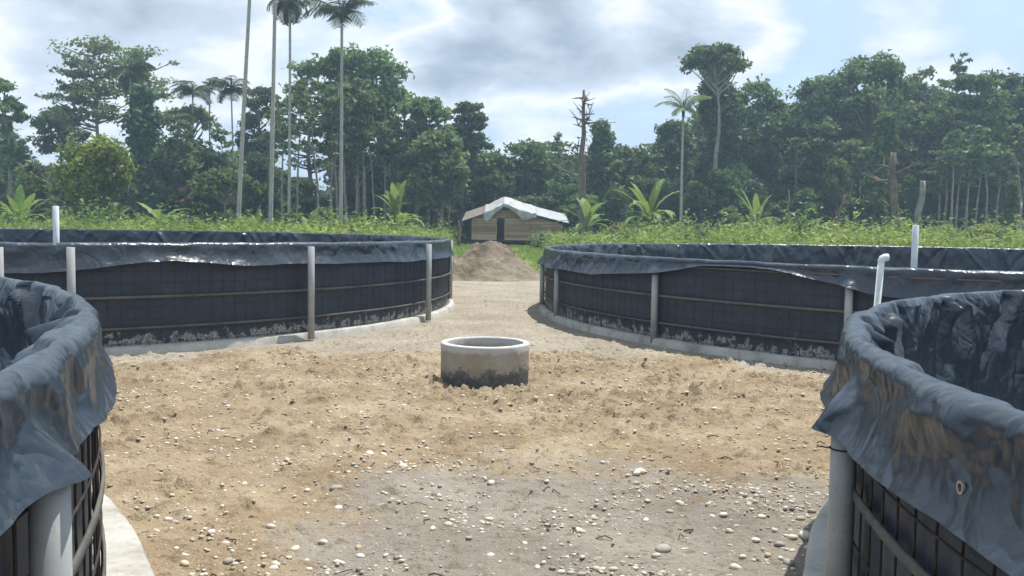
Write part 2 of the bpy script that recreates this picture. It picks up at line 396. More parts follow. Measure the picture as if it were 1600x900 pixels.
    Dou += .012*ridge(th*R*2.2+So*1.5, So*2.6+0*th, 92+k)*np.clip(So/.06, 0, 1)
    Din += .02*fbm(th*R*1.1+0*Si, Si*1.6+7, 90+k, 3)
    Dou += .014*fbm(th*R*1.5+0*So, So*3+3, 95+k, 3)*np.clip(So/.05, 0, 1)
    crest = np.exp(-So/.07); cresti = np.exp(-Si/.09)
    if near:
        Din += crumple(th*R+0*Si, Si, rng, 7, .8, 2.6, .05)+(crumple(th*R+0*Si, Si, rng, 10, 5, 16, .012)-.012)*(.07+cresti)
        Dou += crumple(th*R+0*So, So, rng, 6, 1.0, 3, .020)*np.clip(So/.04, 0, 1)+(crumple(th*R+0*So, So, rng, 12, 5, 17, .012)-.012)*(.08+crest)
    else: Dou += crumple(th*R+0*So, So, rng, 5, 1.5, 5, .022)*np.clip(So/.04, 0, 1); Din += crumple(th*R+0*Si, Si, rng, 5, 1.0, 4, .05)
    wav = .012*fbm(th*R*1.3, 0*th+1, 85+k, 3)+.018*np.abs(pnoise(th*R*.7, 0*th+5, 86+k))-.010*np.clip(pnoise(th*R*4, 0*th+8, 87+k), 0, 1)
    ri = R-.055-.03*(Si/depth)-Din; zi = rim-.035-Si+wav*np.exp(-Si/.3)
    cr_a = np.linspace(np.pi, 0, 9)[1:-1]
    thick = .036+.010*fbm(th*R*2.0, 0*th, 88+k, 3)
    bl = (np.cos(cr_a)+1)/2
    cin = Din[:, -1:]; cou = Dou[:, :1]
    rc = R-.012+thick*np.cos(cr_a)[None]-cin*(1-bl)+cou*bl+(crumple(th*R+0*cr_a, .06*np.cos(cr_a)[None]+0*th, rng, 12, 4, 18, .016)-.016)*np.sin(cr_a)[None]
    zc = rim-.035+.04*np.sin(cr_a)[None]+wav+0*th
    if not post_front:
        for a_, _ in posts:
            dd = ((th-a_+np.pi) % (2*np.pi)-np.pi)*R
            Dou += .078*np.exp(-(dd/.09)**2)*sstep(So, .03, .20)
    qq = So/drop[:, None]
    ro = R-.012+thick+Dou-.010*np.sin(np.pi*qq)+(.035 if k == 4 else .055)*qq**2.4*(.6+.9*np.clip(pnoise(th*R*.9, 0*th+2, 97+k)+.5, 0, 1)); zo = rim-.035-So+wav*np.exp(-So/.2)
    rfl = np.concatenate([np.full((N, 1), .05), np.full((N, 1), R*.6), np.full((N, 1), R-.35)], 1); zfl = np.full((N, 3), .05)
    rr = np.concatenate([rfl, ri, rc, ro], 1); zz = np.concatenate([zfl, zi, zc, zo], 1)
    Mm = rr.shape[1]
    V = np.stack([rr*np.cos(th), rr*np.sin(th), zz], -1).reshape(-1, 3)
    i, j = np.meshgrid(np.arange(N), np.arange(Mm-1), indexing='ij'); i2 = (i+1) % N
    obj('liner', mesh_np('liner', V, np.stack([i*Mm+j, i2*Mm+j, i2*Mm+j+1, i*Mm+j+1], -1).reshape(-1, 4), None, True), LINER, root)
    # wire: upright rods and hoops
    nr = int(round(2*np.pi*R/.15)); rd = .0042 if near else .0024
    if near:
        rm = MB().tube([(0, 0, .06), (0, 0, rim-.12)], rd, 6).mesh('upright_rod')
        for q in range(nr):
            a = 2*np.pi*q/nr
            obj('upright_rod', rm, STEEL, root, ((R+.004)*math.cos(a), (R+.004)*math.sin(a), 0))
        for q in range(6): obj('wire_hoop', MB().lathe([(R+.0145+.0042*math.cos(e), .13+.155*q+.0042*math.sin(e)) for e in np.linspace(0, 2*np.pi, 6, endpoint=False)], 200), STEEL, root)
    else:
        wm = MB()
        for q in range(nr):
            a = 2*np.pi*q/nr; wm.tube([((R+.006)*math.cos(a), (R+.006)*math.sin(a), .06), ((R+.006)*math.cos(a), (R+.006)*math.sin(a), rim-.06)], rd, 4, False)
        for q in range(8): wm.lathe([(R+.014+.0028*math.cos(e), .12+.14*q+.0028*math.sin(e)) for e in np.linspace(0, 2*np.pi, 5, endpoint=False)], 160)
        o = obj('wire_mesh', wm, STEEL, root); o['kind'] = 'stuff'
    for zz_, hh in ((.66, .018), (.30, .014), (rim-.10, .012))[:3 if k == 2 else 2] if not near else ((.62, .022), (.30, .018)):
        obj('hoop_band', MB().lathe([(R+.019, zz_-hh), (R+.029, zz_-hh*.7), (R+.029, zz_+hh*.7), (R+.019, zz_+hh)], 200).mesh('hoop_band', True), STRAP, root)
    for a, lean in posts:
        pr = .044; rp = R+.030+pr+(.085 if post_front else -.015)+lean
        top = rim-.045 if post_front else rim-.225
        x0, y0 = rp*math.cos(a), rp*math.sin(a)
        p = MB().lathe([(pr, .02), (pr, top-.003), (pr-.006, top), (pr-.006, top-.25), (.001, top-.25), (.001, .02)], 20)
        o = obj('post', p.mesh('post', True), PVC, root, (x0, y0, 0))
    return root, th[:, 0], rr, zz
th1 = lambda px: front_theta(1, px); th2 = lambda px: front_theta(2, px)
make_tank(1, 'round_tank', 'black lined round tank behind the left, three grey pipe posts along its near side', 1500, 130,
          [(th1(p), v) for p, v in ((2, .29), (110, .27), (122, .255), (270, .17), (390, .25), (480, .235), (640, .27), (700, .26))], .25,
          [(th1(p), 0) for p in (2, 110, 474, 655)]+[(th1(704)+.10, -.10)]+[(th1(2)-.5*q, 0) for q in range(1, 4)]+[(th1(704)+.6+.5*q, 0) for q in range(5)], True, False, .10)
make_tank(2, 'round_tank', 'black lined round tank behind the right, its rim sheet lifted off between two posts', 1700, 140,
          [(th2(p), v) for p, v in ((848, .26), (880, .27), (935, .27), (1000, .19), (1034, .16), (1060, .11), (1110, .03), (1200, .03), (1240, .07), (1271, .12), (1330, .2), (1361, .26), (1458, .3), (1590, .3))], .26,
          [(th2(p), 0) for p in (851, 875, 1028, 1329)]+[(th2(1329)+.42*q, 0) for q in range(1, 8)], False, False, .10)
r3, th_3, rr3, zz3 = make_tank(3, 'round_tank', 'large near tank at the right edge, crumpled black liner folded over its rim', 1900, 120, [], .265,
          [(front_theta(3, 1341, 800), 0)]+[(front_theta(3, 1341, 800)+.3*q, 0) for q in range(1, 20)], False, True, .14)
r4, th_4, rr4, zz4 = make_tank(4, 'round_tank', 'large near tank at the left edge, black liner folded over rusty wire', 2100, 120, [], .20,
          [(front_theta(4, 34, 850), 0)]+[(front_theta(4, 34, 850)+.3*q, 0) for q in range(2, 20)], False, True, .22)
# brass eyelet in the near right flap and a wire tie round its post
(cx3, cy3), R3, rim3 = TANKS[3]
a = front_theta(3, 1533, 700); iq = int(np.argmin(np.abs(th_3-a % (2*math.pi))))
jq = rr3.shape[1]-12
m, t, setp, b, out = material('eyelet_metal'); setp(color=(.45, .42, .36), rough=.35, metal=.8); EYEM = m
e = MB().lathe([(.011, -.003), (.017, -.003), (.017, .003), (.011, .003)], 20)
eo = obj('eyelet', e, EYEM, r3, ((rr3[iq, jq]+.004)*math.cos(a), (rr3[iq, jq]+.004)*math.sin(a), zz3[iq, jq])); eo.rotation_euler = (0, math.pi/2, a)
a = front_theta(3, 1341, 800); rp = R3+.059
tw = MB().lathe([(.047+.003*math.cos(q), .003*math.sin(q)) for q in np.linspace(0, 6.28, 6, endpoint=False)], 24).tube([(-.046, 0, 0), (-.10, -.01, .01)], .0025, 5).tube([(.02, -.045, 0), (.05, -.06, -.09)], .0025, 5)
obj('wire_tie', tw, STEEL, r3, (rp*math.cos(a), rp*math.sin(a), rim3-.36))

# loose pipes
def upright_pipe(label, px, pyt, Y, z0, r, lean=0):
    top = at(px, pyt, Y); h = top.z-z0
    root = thing('drain_pipe', label, 'pipe', (top.x, Y, z0))
    obj('pipe', MB().lathe([(r, 0), (r, h-.004), (r-.005, h), (r-.005, h-.3), (.001, h-.3), (.001, 0)], 20).mesh('pipe', True), WPVC, root)
    root.rotation_euler = (0, lean, 0)
    return root
upright_pipe('white upright pipe standing inside the back left tank', 87, 322, 14.6, .05, .048)
upright_pipe('white upright pipe standing inside the back right tank', 1431, 352, 14.4, .05, .050)
el = at(1377, 407, 8.05)
root = thing('overflow_pipe', 'leaning grey pipe with an elbow on top, outside the back right tank', 'pipe', (el.x-.05, 8.05, .0))
h = el.z
obj('pipe', MB().tube([(0, 0, 0), (.0, 0, .3), (.05, 0, h-.02)], .029, 16).mesh('pipe', True), WPVC, root)
obj('elbow', MB().tube([(.05, 0, h-.07), (.05, 0, h-.005), (.062, 0, h+.018), (.078, 0, h+.026), (.11, 0, h+.028)], .034, 16).mesh('elbow', True), WPVC, root)

# ------------------------------------------------------------------ concrete well ring
m, t, setp, b, out = material('well_concrete')
co = t.objco(); _, _, z = t.sepxyz(co)
n1 = t.noise(co, 3.2, 6, .6); n2 = t.noise(co, 22, 5, .65); n3 = t.noise(co, 70, 3, .6); n0 = t.noise(co, 2.0, 3, .5, .6)
c = t.ramp(n1, [(.3, (.25, .21, .16)), (.5, (.32, .28, .22)), (.7, (.38, .35, .30))])
c = t.mix(t.step(t.math('ADD', z, t.math('MULTIPLY', t.math('SUBTRACT', n2, .5), .10)), .325, .365), c, (.43, .42, .395))
damp = t.step(t.math('ADD', t.math('SUBTRACT', .155, z), t.math('ADD', t.math('MULTIPLY', t.math('SUBTRACT', n0, .5), .42), t.math('MULTIPLY', t.math('SUBTRACT', n2, .5), .34))), -.035, .045)
c = t.mix(damp, c, t.ramp(n2, [(.35, (.070, .071, .072)), (.6, (.12, .118, .114)), (.75, (.25, .25, .245))]))
c = t.mix(t.step(z, .402, .408), c, (.52, .505, .47))
setp(color=c, rough=.92, spec=.2, normal=t.bump(t.math('ADD', n2, t.math('MULTIPLY', n3, .6)), .55, .012))
prof = [(.432, -.04), (.434, .15), (.434, .30), (.437, .39), (.433, .403), (.426, .408), (.385, .410), (.379, .404), (.374, .39), (.374, .1), (.374, -.04)]
n = 96; th = np.linspace(0, 2*np.pi, n, endpoint=False); P = np.array(prof)
jr = .004*fbm(np.cos(th)*3, np.sin(th)*3, 5, 3)
V = np.stack([(P[:, 0, None]+jr)*np.cos(th), (P[:, 0, None]+jr)*np.sin(th), P[:, 1, None]+.004*fbm(np.cos(th)*2, np.sin(th)*2, 6, 3)[None]], -1).reshape(-1, 3)
i, j = np.meshgrid(np.arange(len(P)-1), np.arange(n), indexing='ij'); j2 = (j+1) % n
me = mesh_np('well_ring', V, np.stack([i*n+j, i*n+j2, (i+1)*n+j2, (i+1)*n+j], -1).reshape(-1, 4), None, True)
tag(obj('well_ring', me, m, None, (WELL[0], WELL[1], 0)), 'short grey concrete well ring standing alone on the dirt', 'well ring')

# ------------------------------------------------------------------ stones
def stone_mesh(seed, name='stone', sub=2):
    rg = np.random.default_rng(seed)
    import bmesh
    bm = bmesh.new(); bmesh.ops.create_icosphere(bm, subdivisions=sub, radius=1)
    sx, sy, sz = rg.uniform(.8, 1.2), rg.uniform(.6, .95), rg.uniform(.4, .65)
    k = rg.normal(0, 1, (4, 3))
    for v in bm.verts:
        p = np.array(v.co); f = 1+.10*sum(math.sin(float(p@q*1.6)+i) for i, q in enumerate(k))/1.5
        v.co = (p[0]*sx*f, p[1]*sy*f, p[2]*sz*f)
    me = bpy.data.meshes.new(name); bm.to_mesh(me); bm.free()
    for p in me.polygons: p.use_smooth = True
    return me
def stone_mat(name, stuff):
    m, t, setp, b, out = material(name)
    n1 = t.noise(t.objco(), 3 if not stuff else 30, 4, .6)
    rnd = t.attr('tint') if stuff else t.new('ShaderNodeObjectInfo').outputs['Random']
    c = t.ramp(rnd, [(0, (.20, .19, .175)), (.15, (.36, .33, .28)), (.4, (.52, .475, .40)), (.7, (.62, .57, .49)), (.88, (.44, .33, .21)), (1, (.70, .67, .61))])
    c = t.mix(t.math('MULTIPLY', t.step(n1, .45, .75), .5), c, (.33, .27, .19))
    setp(color=c, rough=.85, spec=.25); return m
STONE = stone_mat('river_stone', False); GRAVEL = stone_mat('gravel', True)
def free(x, y, pad=.12):
    for k, (c, R, _) in TANKS.items():
        if math.hypot(x-c[0], y-c[1]) < R+pad+.12: return False
    return math.hypot(x-WELL[0], y-WELL[1]) > .5
def gz(x, y):
    i = np.clip(np.searchsorted(gy, y), 0, len(gy)-1); j = np.clip(np.searchsorted(gx, x), 0, len(gx)-1)
    return GZ[i, j]
# small gravel, nobody could count it
base = [stone_mesh(200+i, 'pebble', 1) for i in range(6)]
bv = [np.array([v.co[:] for v in b_.vertices]) for b_ in base]; bf = [np.array([p.vertices[:] for p in b_.polygons]) for b_ in base]
pts = []
def scatter(n, x0, x1, y0, y1, dens):
    xs = RNG.uniform(x0, x1, n); ys = RNG.uniform(y0, y1, n); q = RNG.random(n)
    dd = dens(xs, ys)
    for x, y, a, b_ in zip(xs, ys, q, dd):
        if a < b_ and free(x, y, .02): pts.append((x, y))
scatter(15000, -2.6, 2.6, 2.4, 6.0, lambda x, y: .10+.9*sstep(fbm(x*1.2, y*1.2, 41), .0, .42))
scatter(16000, -5, 5, 5.2, 10.5, lambda x, y: .22+.6*sstep(fbm(x*1.1, y*1.1, 42), .05, .45))
scatter(6000, -4, 4, 10.5, 24, lambda x, y: .2+.5*sstep(fbm(x*.6, y*.6, 43), -.1, .4))
scatter(900, .75, 2.05, 4.75, 5.6, lambda x, y: np.exp(-((x-1.35)/.45)**2-((y-5.2)/.22)**2))
scatter(1500, 1.1, 2.1, 3.2, 5.2, lambda x, y: sstep(x-.12*(5-y), 1.0, 1.6)*.8)
scatter(500, -1.4, -.4, 5.0, 6.4, lambda x, y: np.exp(-((x+.85)/.35)**2-((y-5.75)/.3)**2))
PV, PF, PT = [], [], []; off = 0
for (x, y) in pts:
    k = RNG.integers(6); s = .0045+.014*RNG.random()**2.6+(.007*RNG.random() if y > 6 else 0)
    if RNG.random() < .04: s *= 1.5
    a = RNG.uniform(0, 6.28); ca, sa = math.cos(a), math.sin(a); v = bv[k]*s
    v = np.stack([v[:, 0]*ca-v[:, 1]*sa+x, v[:, 0]*sa+v[:, 1]*ca+y, v[:, 2]+gz(x, y)+s*.12], -1)
    PV.append(v); PF.append(bf[k]+off); off += len(v); PT.append(np.full(len(bf[k]), RNG.random()))
me = mesh_np('gravel', np.vstack(PV), None, np.vstack(PF), True, fattr={'tint': np.concatenate(PT)})
tag(obj('gravel', me, GRAVEL), 'pale gravel strewn over the bare dirt', 'gravel', kind='stuff')
# the stones that show one by one
sm = [stone_mesh(300+i) for i in range(8)]
def ground_at(px, py):
    d = ray(px, py); tt = -EYE/d.z; return d.x*tt, d.y*tt
zones = {'front': ('rounded pale river stone lying on the grey gravelly dirt up front', 'river stones on the front dirt'),
         'right': ('rounded grey river stone in the heap by the near right tank', 'river stones by the near right tank'),
         'left': ('rounded tan river stone on the dirt beside the near left tank', 'river stones by the near left tank')}
def stone(px, py, wpx, zone=None, label=None):
    x, y = ground_at(px, py)
    if not free(x, y, .05): return
    s = wpx*y/F/2*.80
    o = obj('stone', random.choice(sm), STONE, None, (x, y, float(gz(x, y))+s*.22)); o.scale = (s, s, s); o.rotation_euler = (random.uniform(-.2, .2), random.uniform(-.2, .2), random.uniform(0, 6.28))
    tag(o, label or zones[zone][0], 'stone', None if label else zones[zone][1])
stone(1037, 858, 30, label='flat grey streaked stone lying at the bottom of the clearing right of centre')
stone(1149, 886, 26, label='dark and cream stone at the bottom edge, below the gravel heap')
stone(461, 854, 22, label='round tan stone alone on smooth dirt near the bottom left')
stone(423, 825, 24, label='round brown stone pressed in the dirt just above the lone tan stone')
for px, py, wv in ((289, 872, 24), (288, 885, 20), (356, 883, 24), (430, 886, 26), (352, 850, 18), (275, 858, 14), (330, 834, 16), (390, 862, 14), (427, 893, 20), (300, 846, 12)): stone(px, py, wv, 'left')
for px, py, wv in ((505, 843, 18), (563, 865, 16), (560, 852, 16), (681, 768, 22), (529, 790, 20), (525, 761, 26), (631, 634, 14), (704, 795, 14), (700, 822, 20), (686, 769, 18), (768, 754, 16), (676, 830, 16), (905, 828, 20), (1000, 742, 22), (993, 757, 18), (1063, 787, 18), (1012, 784, 14), (1009, 816, 18), (1025, 868, 20), (995, 745, 16), (894, 870, 14), (958, 890, 18), (908, 895, 20), (780, 877, 14), (877, 888, 16), (1113, 808, 16), (1130, 806, 18), (1140, 832, 18), (1047, 800, 14), (480, 760, 14), (382, 754, 16), (700, 853, 12), (866, 797, 12), (930, 808, 14), (630, 724, 18), (640, 700, 14), (578, 706, 20), (600, 708, 16), (755, 812, 12), (820, 842, 12), (840, 880, 14), (596, 790, 14), (620, 872, 16)): stone(px, py, wv, 'front')
for px, py, wv in ((1218, 852, 22), (1276, 852, 26), (1262, 868, 24), (1290, 838, 30), (1258, 840, 28), (1238, 842, 20), (1275, 830, 20), (1210, 830, 18), (1180, 845, 18), (1160, 870, 20), (1250, 812, 18), (1285, 815, 20), (1268, 800, 16), (1232, 882, 26), (1262, 890, 26), (1280, 880, 20), (1200, 870, 16), (1190, 808, 16), (1294, 850, 16), (1170, 790, 16), (1150, 822, 14)): stone(px, py, wv, 'right')
# twigs and clods
m, t, setp, b, out = material('dead_wood'); n1 = t.noise(t.objco(), 12, 4)
setp(color=t.ramp(n1, [(.3, (.055, .038, .024)), (.7, (.16, .115, .07))]), rough=.9, spec=.1); DEAD = m
tw = MB()
for i in range(230):
    y = RNG.uniform(2.6, 11); x = RNG.uniform(-.45*y, .45*y)
    if not free(x, y): continue
    a = RNG.uniform(0, 6.28); L = RNG.uniform(.02, .10); zq = float(gz(x, y))+.006
    tw.tube([(x, y, zq), (x+L*.5*math.cos(a), y+L*.5*math.sin(a), zq+RNG.uniform(0, .02)), (x+L*math.cos(a+.4), y+L*math.sin(a+.4), zq)], RNG.uniform(.002, .005), 4)
tag(obj('dry_twigs', tw, DEAD), 'dry twigs and roots scattered on the dirt', 'twigs', kind='stuff')

# dirt mound in the passage
mp = at(766, 440, 25.5)
n = 90; u = np.linspace(-1, 1, n); UX, UY = np.meshgrid(u, u)
def bell(cx, cy, wx, wy, h, p=1.5): return h*np.exp(-(np.abs((UX-cx)/wx)**p+np.abs((UY-cy)/wy)**p))
H = np.maximum(bell(.08, .10, .50, .5, 1.02, 2.3), bell(-.42, -.22, .33, .34, .62, 2))
H = H+.10*fbm(UX*4, UY*4, 61, 5, .6)*sstep(H, .05, .3)+.30*np.clip(fbm(UX*9, UY*9, 62, 4), 0, 1)*sstep(-UX, -.1, .35)*sstep(H, .1, .3)
H = H+.07*fbm(UX*12, UY*12, 63, 4, .65)*sstep(H, .08, .3)
H = H*sstep(1-np.maximum(abs(UX), abs(UY)), 0, .2)-.03
ii, jj = np.meshgrid(np.arange(n-1), np.arange(n-1), indexing='ij')
m, t, setp, b, out = material('mound_soil'); co = t.objco(); n1 = t.noise(co, 1.6, 5, .6); n2 = t.noise(co, 9, 5, .6)
c = t.ramp(n1, [(.35, (.16, .128, .092)), (.5, (.30, .245, .178)), (.65, (.40, .34, .255))])
c = t.mix(t.math('MULTIPLY', t.step(n2, .5, .7), .5), c, (.30, .25, .185))
setp(color=c, rough=.95, spec=.1, normal=t.bump(t.math('ADD', n2, t.noise(co, 30, 3)), 1.0, .12))
me = mesh_np('dirt_mound', np.stack([UX*2.3, UY*2.6, H*1.03], -1).reshape(-1, 3), np.stack([ii*n+jj, ii*n+jj+1, (ii+1)*n+jj+1, (ii+1)*n+jj], -1).reshape(-1, 4), None, True)
tag(obj('dirt_mound', me, m, None, (mp.x-.22, 27, 0)), 'heap of brown dug soil at the end of the passage between the tanks', 'mound')

# ------------------------------------------------------------------ foliage
def leaf_mat(name, lo, hi, trans=.35, hue=.06):
    m, t, setp, b, out = material(name)
    ti = t.attr('tint'); rnd = t.new('ShaderNodeObjectInfo').outputs['Random']
    c = t.mix(ti, lo, hi)
    hs = t.new('ShaderNodeHueSaturation'); t.l.new(c, hs.inputs['Color'])
    t.put(hs.inputs['Hue'], t.math('ADD', .5-hue*.35, t.math('MULTIPLY', rnd, hue*.7))); t.put(hs.inputs['Value'], t.math('ADD', .8, t.math('MULTIPLY', rnd, .4)))
    setp(color=hs.outputs[0], rough=.55, spec=.22)
    tr = t.new('ShaderNodeBsdfTranslucent'); t.l.new(t.mix(.5, hs.outputs[0], (.14, .20, .02), 'MIX'), tr.inputs[0])
    mxs = t.new('ShaderNodeMixShader'); mxs.inputs[0].default_value = trans
    t.l.new(b.outputs[0], mxs.inputs[1]); t.l.new(tr.outputs[0], mxs.inputs[2]); t.l.new(mxs.outputs[0], out.inputs[0])
    return m
LEAF = leaf_mat('forest_leaf', (.040, .078, .034), (.17, .245, .085), .45)
LEAF_D = leaf_mat('dark_leaf', (.026, .056, .028), (.11, .175, .070), .40)
LEAF_P = leaf_mat('pale_leaf', (.085, .130, .062), (.25, .32, .14), .45)
LEAF_Y = leaf_mat('bright_leaf', (.13, .20, .035), (.34, .42, .08), .5)
WEED = leaf_mat('weed_leaf', (.12, .20, .045), (.46, .54, .16), .5)
BAN = leaf_mat('banana_leaf', (.13, .22, .05), (.30, .38, .12), .45)
FROND = leaf_mat('palm_leaf', (.030, .050, .024), (.085, .115, .05), .2)
def bark(name, a, b_):
    m, t, setp, b, out = material(name); co = t.objco(); n1 = t.noise(co, 3, 5, .65)
    mp_ = t.new('ShaderNodeMapping'); mp_.inputs['Scale'].default_value = (6, 6, .8); t.l.new(co, mp_.inputs[0]); n2 = t.noise(mp_.outputs[0], 2, 4)
    setp(color=t.ramp(t.math('ADD', t.math('MULTIPLY', n1, .5), t.math('MULTIPLY', n2, .5)), [(.35, a), (.62, b_)]), rough=.9, spec=.15, normal=t.bump(n2, .5, .05)); return m
BARK = bark('grey_bark', (.13, .115, .095), (.36, .33, .28)); BARK_D = bark('brown_bark', (.075, .058, .042), (.22, .17, .125)); BARK_P = bark('palm_bark', (.27, .255, .225), (.44, .42, .37))

def leaf_quads(C, N_, S, rng, aspect=.55):
    """C centres, N_ normals, S sizes -> quads"""
    n = len(C); r = rng.normal(size=(n, 3)); a = np.cross(N_, r); a /= np.linalg.norm(a, axis=1)[:, None]+1e-9
    b = np.cross(N_, a); a = a*S[:, None]; b = b*(S*aspect)[:, None]
    V = np.stack([C-a, C-b*.9+a*.1, C+a, C+b*.9+a*.1], 1).reshape(-1, 3)
    return V, np.arange(n*4).reshape(-1, 4)
def clump_leaves(cl, per, size, rng, flat=.6, upb=.5, fuzz=1.0):
    """cl: list of (x,y,z,rx,rz,light)"""
    A = np.asarray(cl, float); n = len(A)
    k = rng.poisson(per, n).clip(8); idx = np.repeat(np.arange(n), k)
    d = rng.normal(size=(len(idx), 3)); d /= np.linalg.norm(d, axis=1)[:, None]
    r = rng.random(len(idx))**.5*(1+.28*np.abs(rng.normal(size=len(idx))))*fuzz
    P = d*r[:, None]; C = A[idx, :3]+P*np.stack([A[idx, 3], A[idx, 3], A[idx, 4]], 1)
    C += rng.normal(0, .12, C.shape)*A[idx, 3:4]
    Nn = d*.6+rng.normal(0, .55, d.shape)+np.array([0, 0, upb]); Nn /= np.linalg.norm(Nn, axis=1)[:, None]
    S = size*rng.uniform(.6, 1.35, len(idx))
    V, Q = leaf_quads(C, Nn, S, rng)
    V = V.reshape(-1, 4, 3)[:, (0, 1, 3)].copy(); V[:, 1:] += (C-V[:, :1][:, 0])[:, None]*.55; V = V.reshape(-1, 3); Q = np.arange(len(V)).reshape(-1, 3)
    tint = np.clip(A[idx, 5]+rng.normal(0, .16, len(idx)), 0, 1)
    return V, Q, tint
def build_tree(name, label, h, wid, base_frac, style, rng, leafm, barkm, loc, rz=0, group=None, nc=34, per=150, size=.24, tr=None, bare=False):
    """h total height, wid crown width, base_frac where the crown starts"""
    root = thing(name, label, 'tree', loc, rz, group)
    tb = MB(); tr = tr or (.10+.011*h); z0 = base_frac*h
    lean = rng.normal(0, .02*h, 2)
    zt = np.linspace(0, 1, 9); wob = np.cumsum(rng.normal(0, .012*h, (9, 2)), 0)*zt[:, None]
    ht = h*(.97 if style not in ('umbrella',) else .9)
    path = np.stack([lean[0]*zt+wob[:, 0], lean[1]*zt+wob[:, 1], zt*ht], 1)
    path[0, 2] = -.15
    tb.tube(path, tr*(1-.86*zt)*np.where(zt == 0, 1.35, 1), 8)
    trunk_at = lambda z: np.array([np.interp(z, path[:, 2], path[:, q]) for q in range(3)])
    cl = []; W = wid/2; nc = int(nc*1.6); per = per/1.6
    for i in range(nc):
        if style == 'oval':
            f = rng.random(); z = z0+(h-z0)*(.08+.86*f); env = math.sin(math.pi*min(1, .14+.80*f))**.6
            rad = W*env*math.sqrt(rng.random())*.92; rx_ = rng.uniform(.10, .20)*wid; rz_ = rx_*rng.uniform(.45, .75)
        elif style == 'layer':
            L = 6; lv = rng.integers(L); f = (lv+.5)/L+rng.normal(0, .03); z = z0+(h-z0)*f; env = .55+.45*math.sin(math.pi*(f*.8+.2))
            rad = W*env*rng.uniform(.15, 1); rx_ = rng.uniform(.09, .19)*wid; rz_ = rx_*rng.uniform(.22, .4)
        elif style == 'umbrella':
            rad = W*math.sqrt(rng.random())*.9; z = h-(h-z0)*(.15+.75*(rad/W)**2+rng.uniform(0, .25)); rx_ = rng.uniform(.13, .2)*wid; rz_ = rx_*.5; f = 1-rad/W
        elif style == 'column':
            f = (i+.5)/nc; z = z0+(h-z0)*f; env = (.55+.45*math.sin(f*9+rng.uniform(0, 2)))*(1-.55*f**3)
            rad = W*env*rng.uniform(.1, .7); rx_ = rng.uniform(.22, .36)*wid*(1.1-.4*f); rz_ = rx_*rng.uniform(.7, 1.1)
        elif style == 'round':
            d = rng.normal(size=3); d /= np.linalg.norm(d); rq = rng.random()**.4*.8
            rad = W*rq*math.hypot(d[0], d[1]); z = (z0+h)/2+(h-z0)/2*rq*d[2]; rx_ = rng.uniform(.15, .22)*wid; rz_ = rx_*.8; f = .5+.5*d[2]
        a = rng.uniform(0, 2*np.pi); tp = trunk_at(min(z, ht)); c = np.array([tp[0]+rad*math.cos(a), tp[1]+rad*math.sin(a), min(z, h-rz_*.6)])
        cl.append((*c, rx_*.78, rz_*.85, rng.uniform(.0, 1)))
        if i % 3 == 0 or style in ('umbrella', 'layer'):
            zb = max(z0*.75, c[2]-rad*rng.uniform(.5, 1.1)-.3) if style != 'layer' else max(z0*.8, c[2]-rad*.3)
            s_ = trunk_at(min(zb, ht*.96)); mid = (s_+c)/2+np.array([0, 0, -.06*rad])+rng.normal(0, .05*rad+.02, 3)
            tb.tube([s_, mid, c], [tr*.38, tr*.22, tr*.07], 5, False)
    obj('trunk', tb.mesh('trunk', True), barkm, root)
    if not bare:
        V, Q, ti = clump_leaves(cl, per*1.25*dict(layer=.6, oval=.75, umbrella=.7).get(style, 1)*(1 if loc[0] > -6 else .8), size*1.18, rng, upb=.35)
        obj('crown', mesh_np('crown', V, None, Q, False, fattr={'tint': ti}), leafm, root)
    return root
def tree_px(name, label, px, topy, wpx, Y, style, base_y, leafm, barkm=None, **kw):
    rng = np.random.default_rng(int(px*7+topy)); top = at(px, topy, Y); x0 = at(px, hor(px), Y).x
    h = top.z; wid = wpx*Y/F; zb = at(px, base_y, Y).z
    return build_tree(name, label, h, wid, max(.02, zb/h), style, rng, leafm, barkm or BARK, (x0, Y, 0), 0, **kw)
S = 'oval'
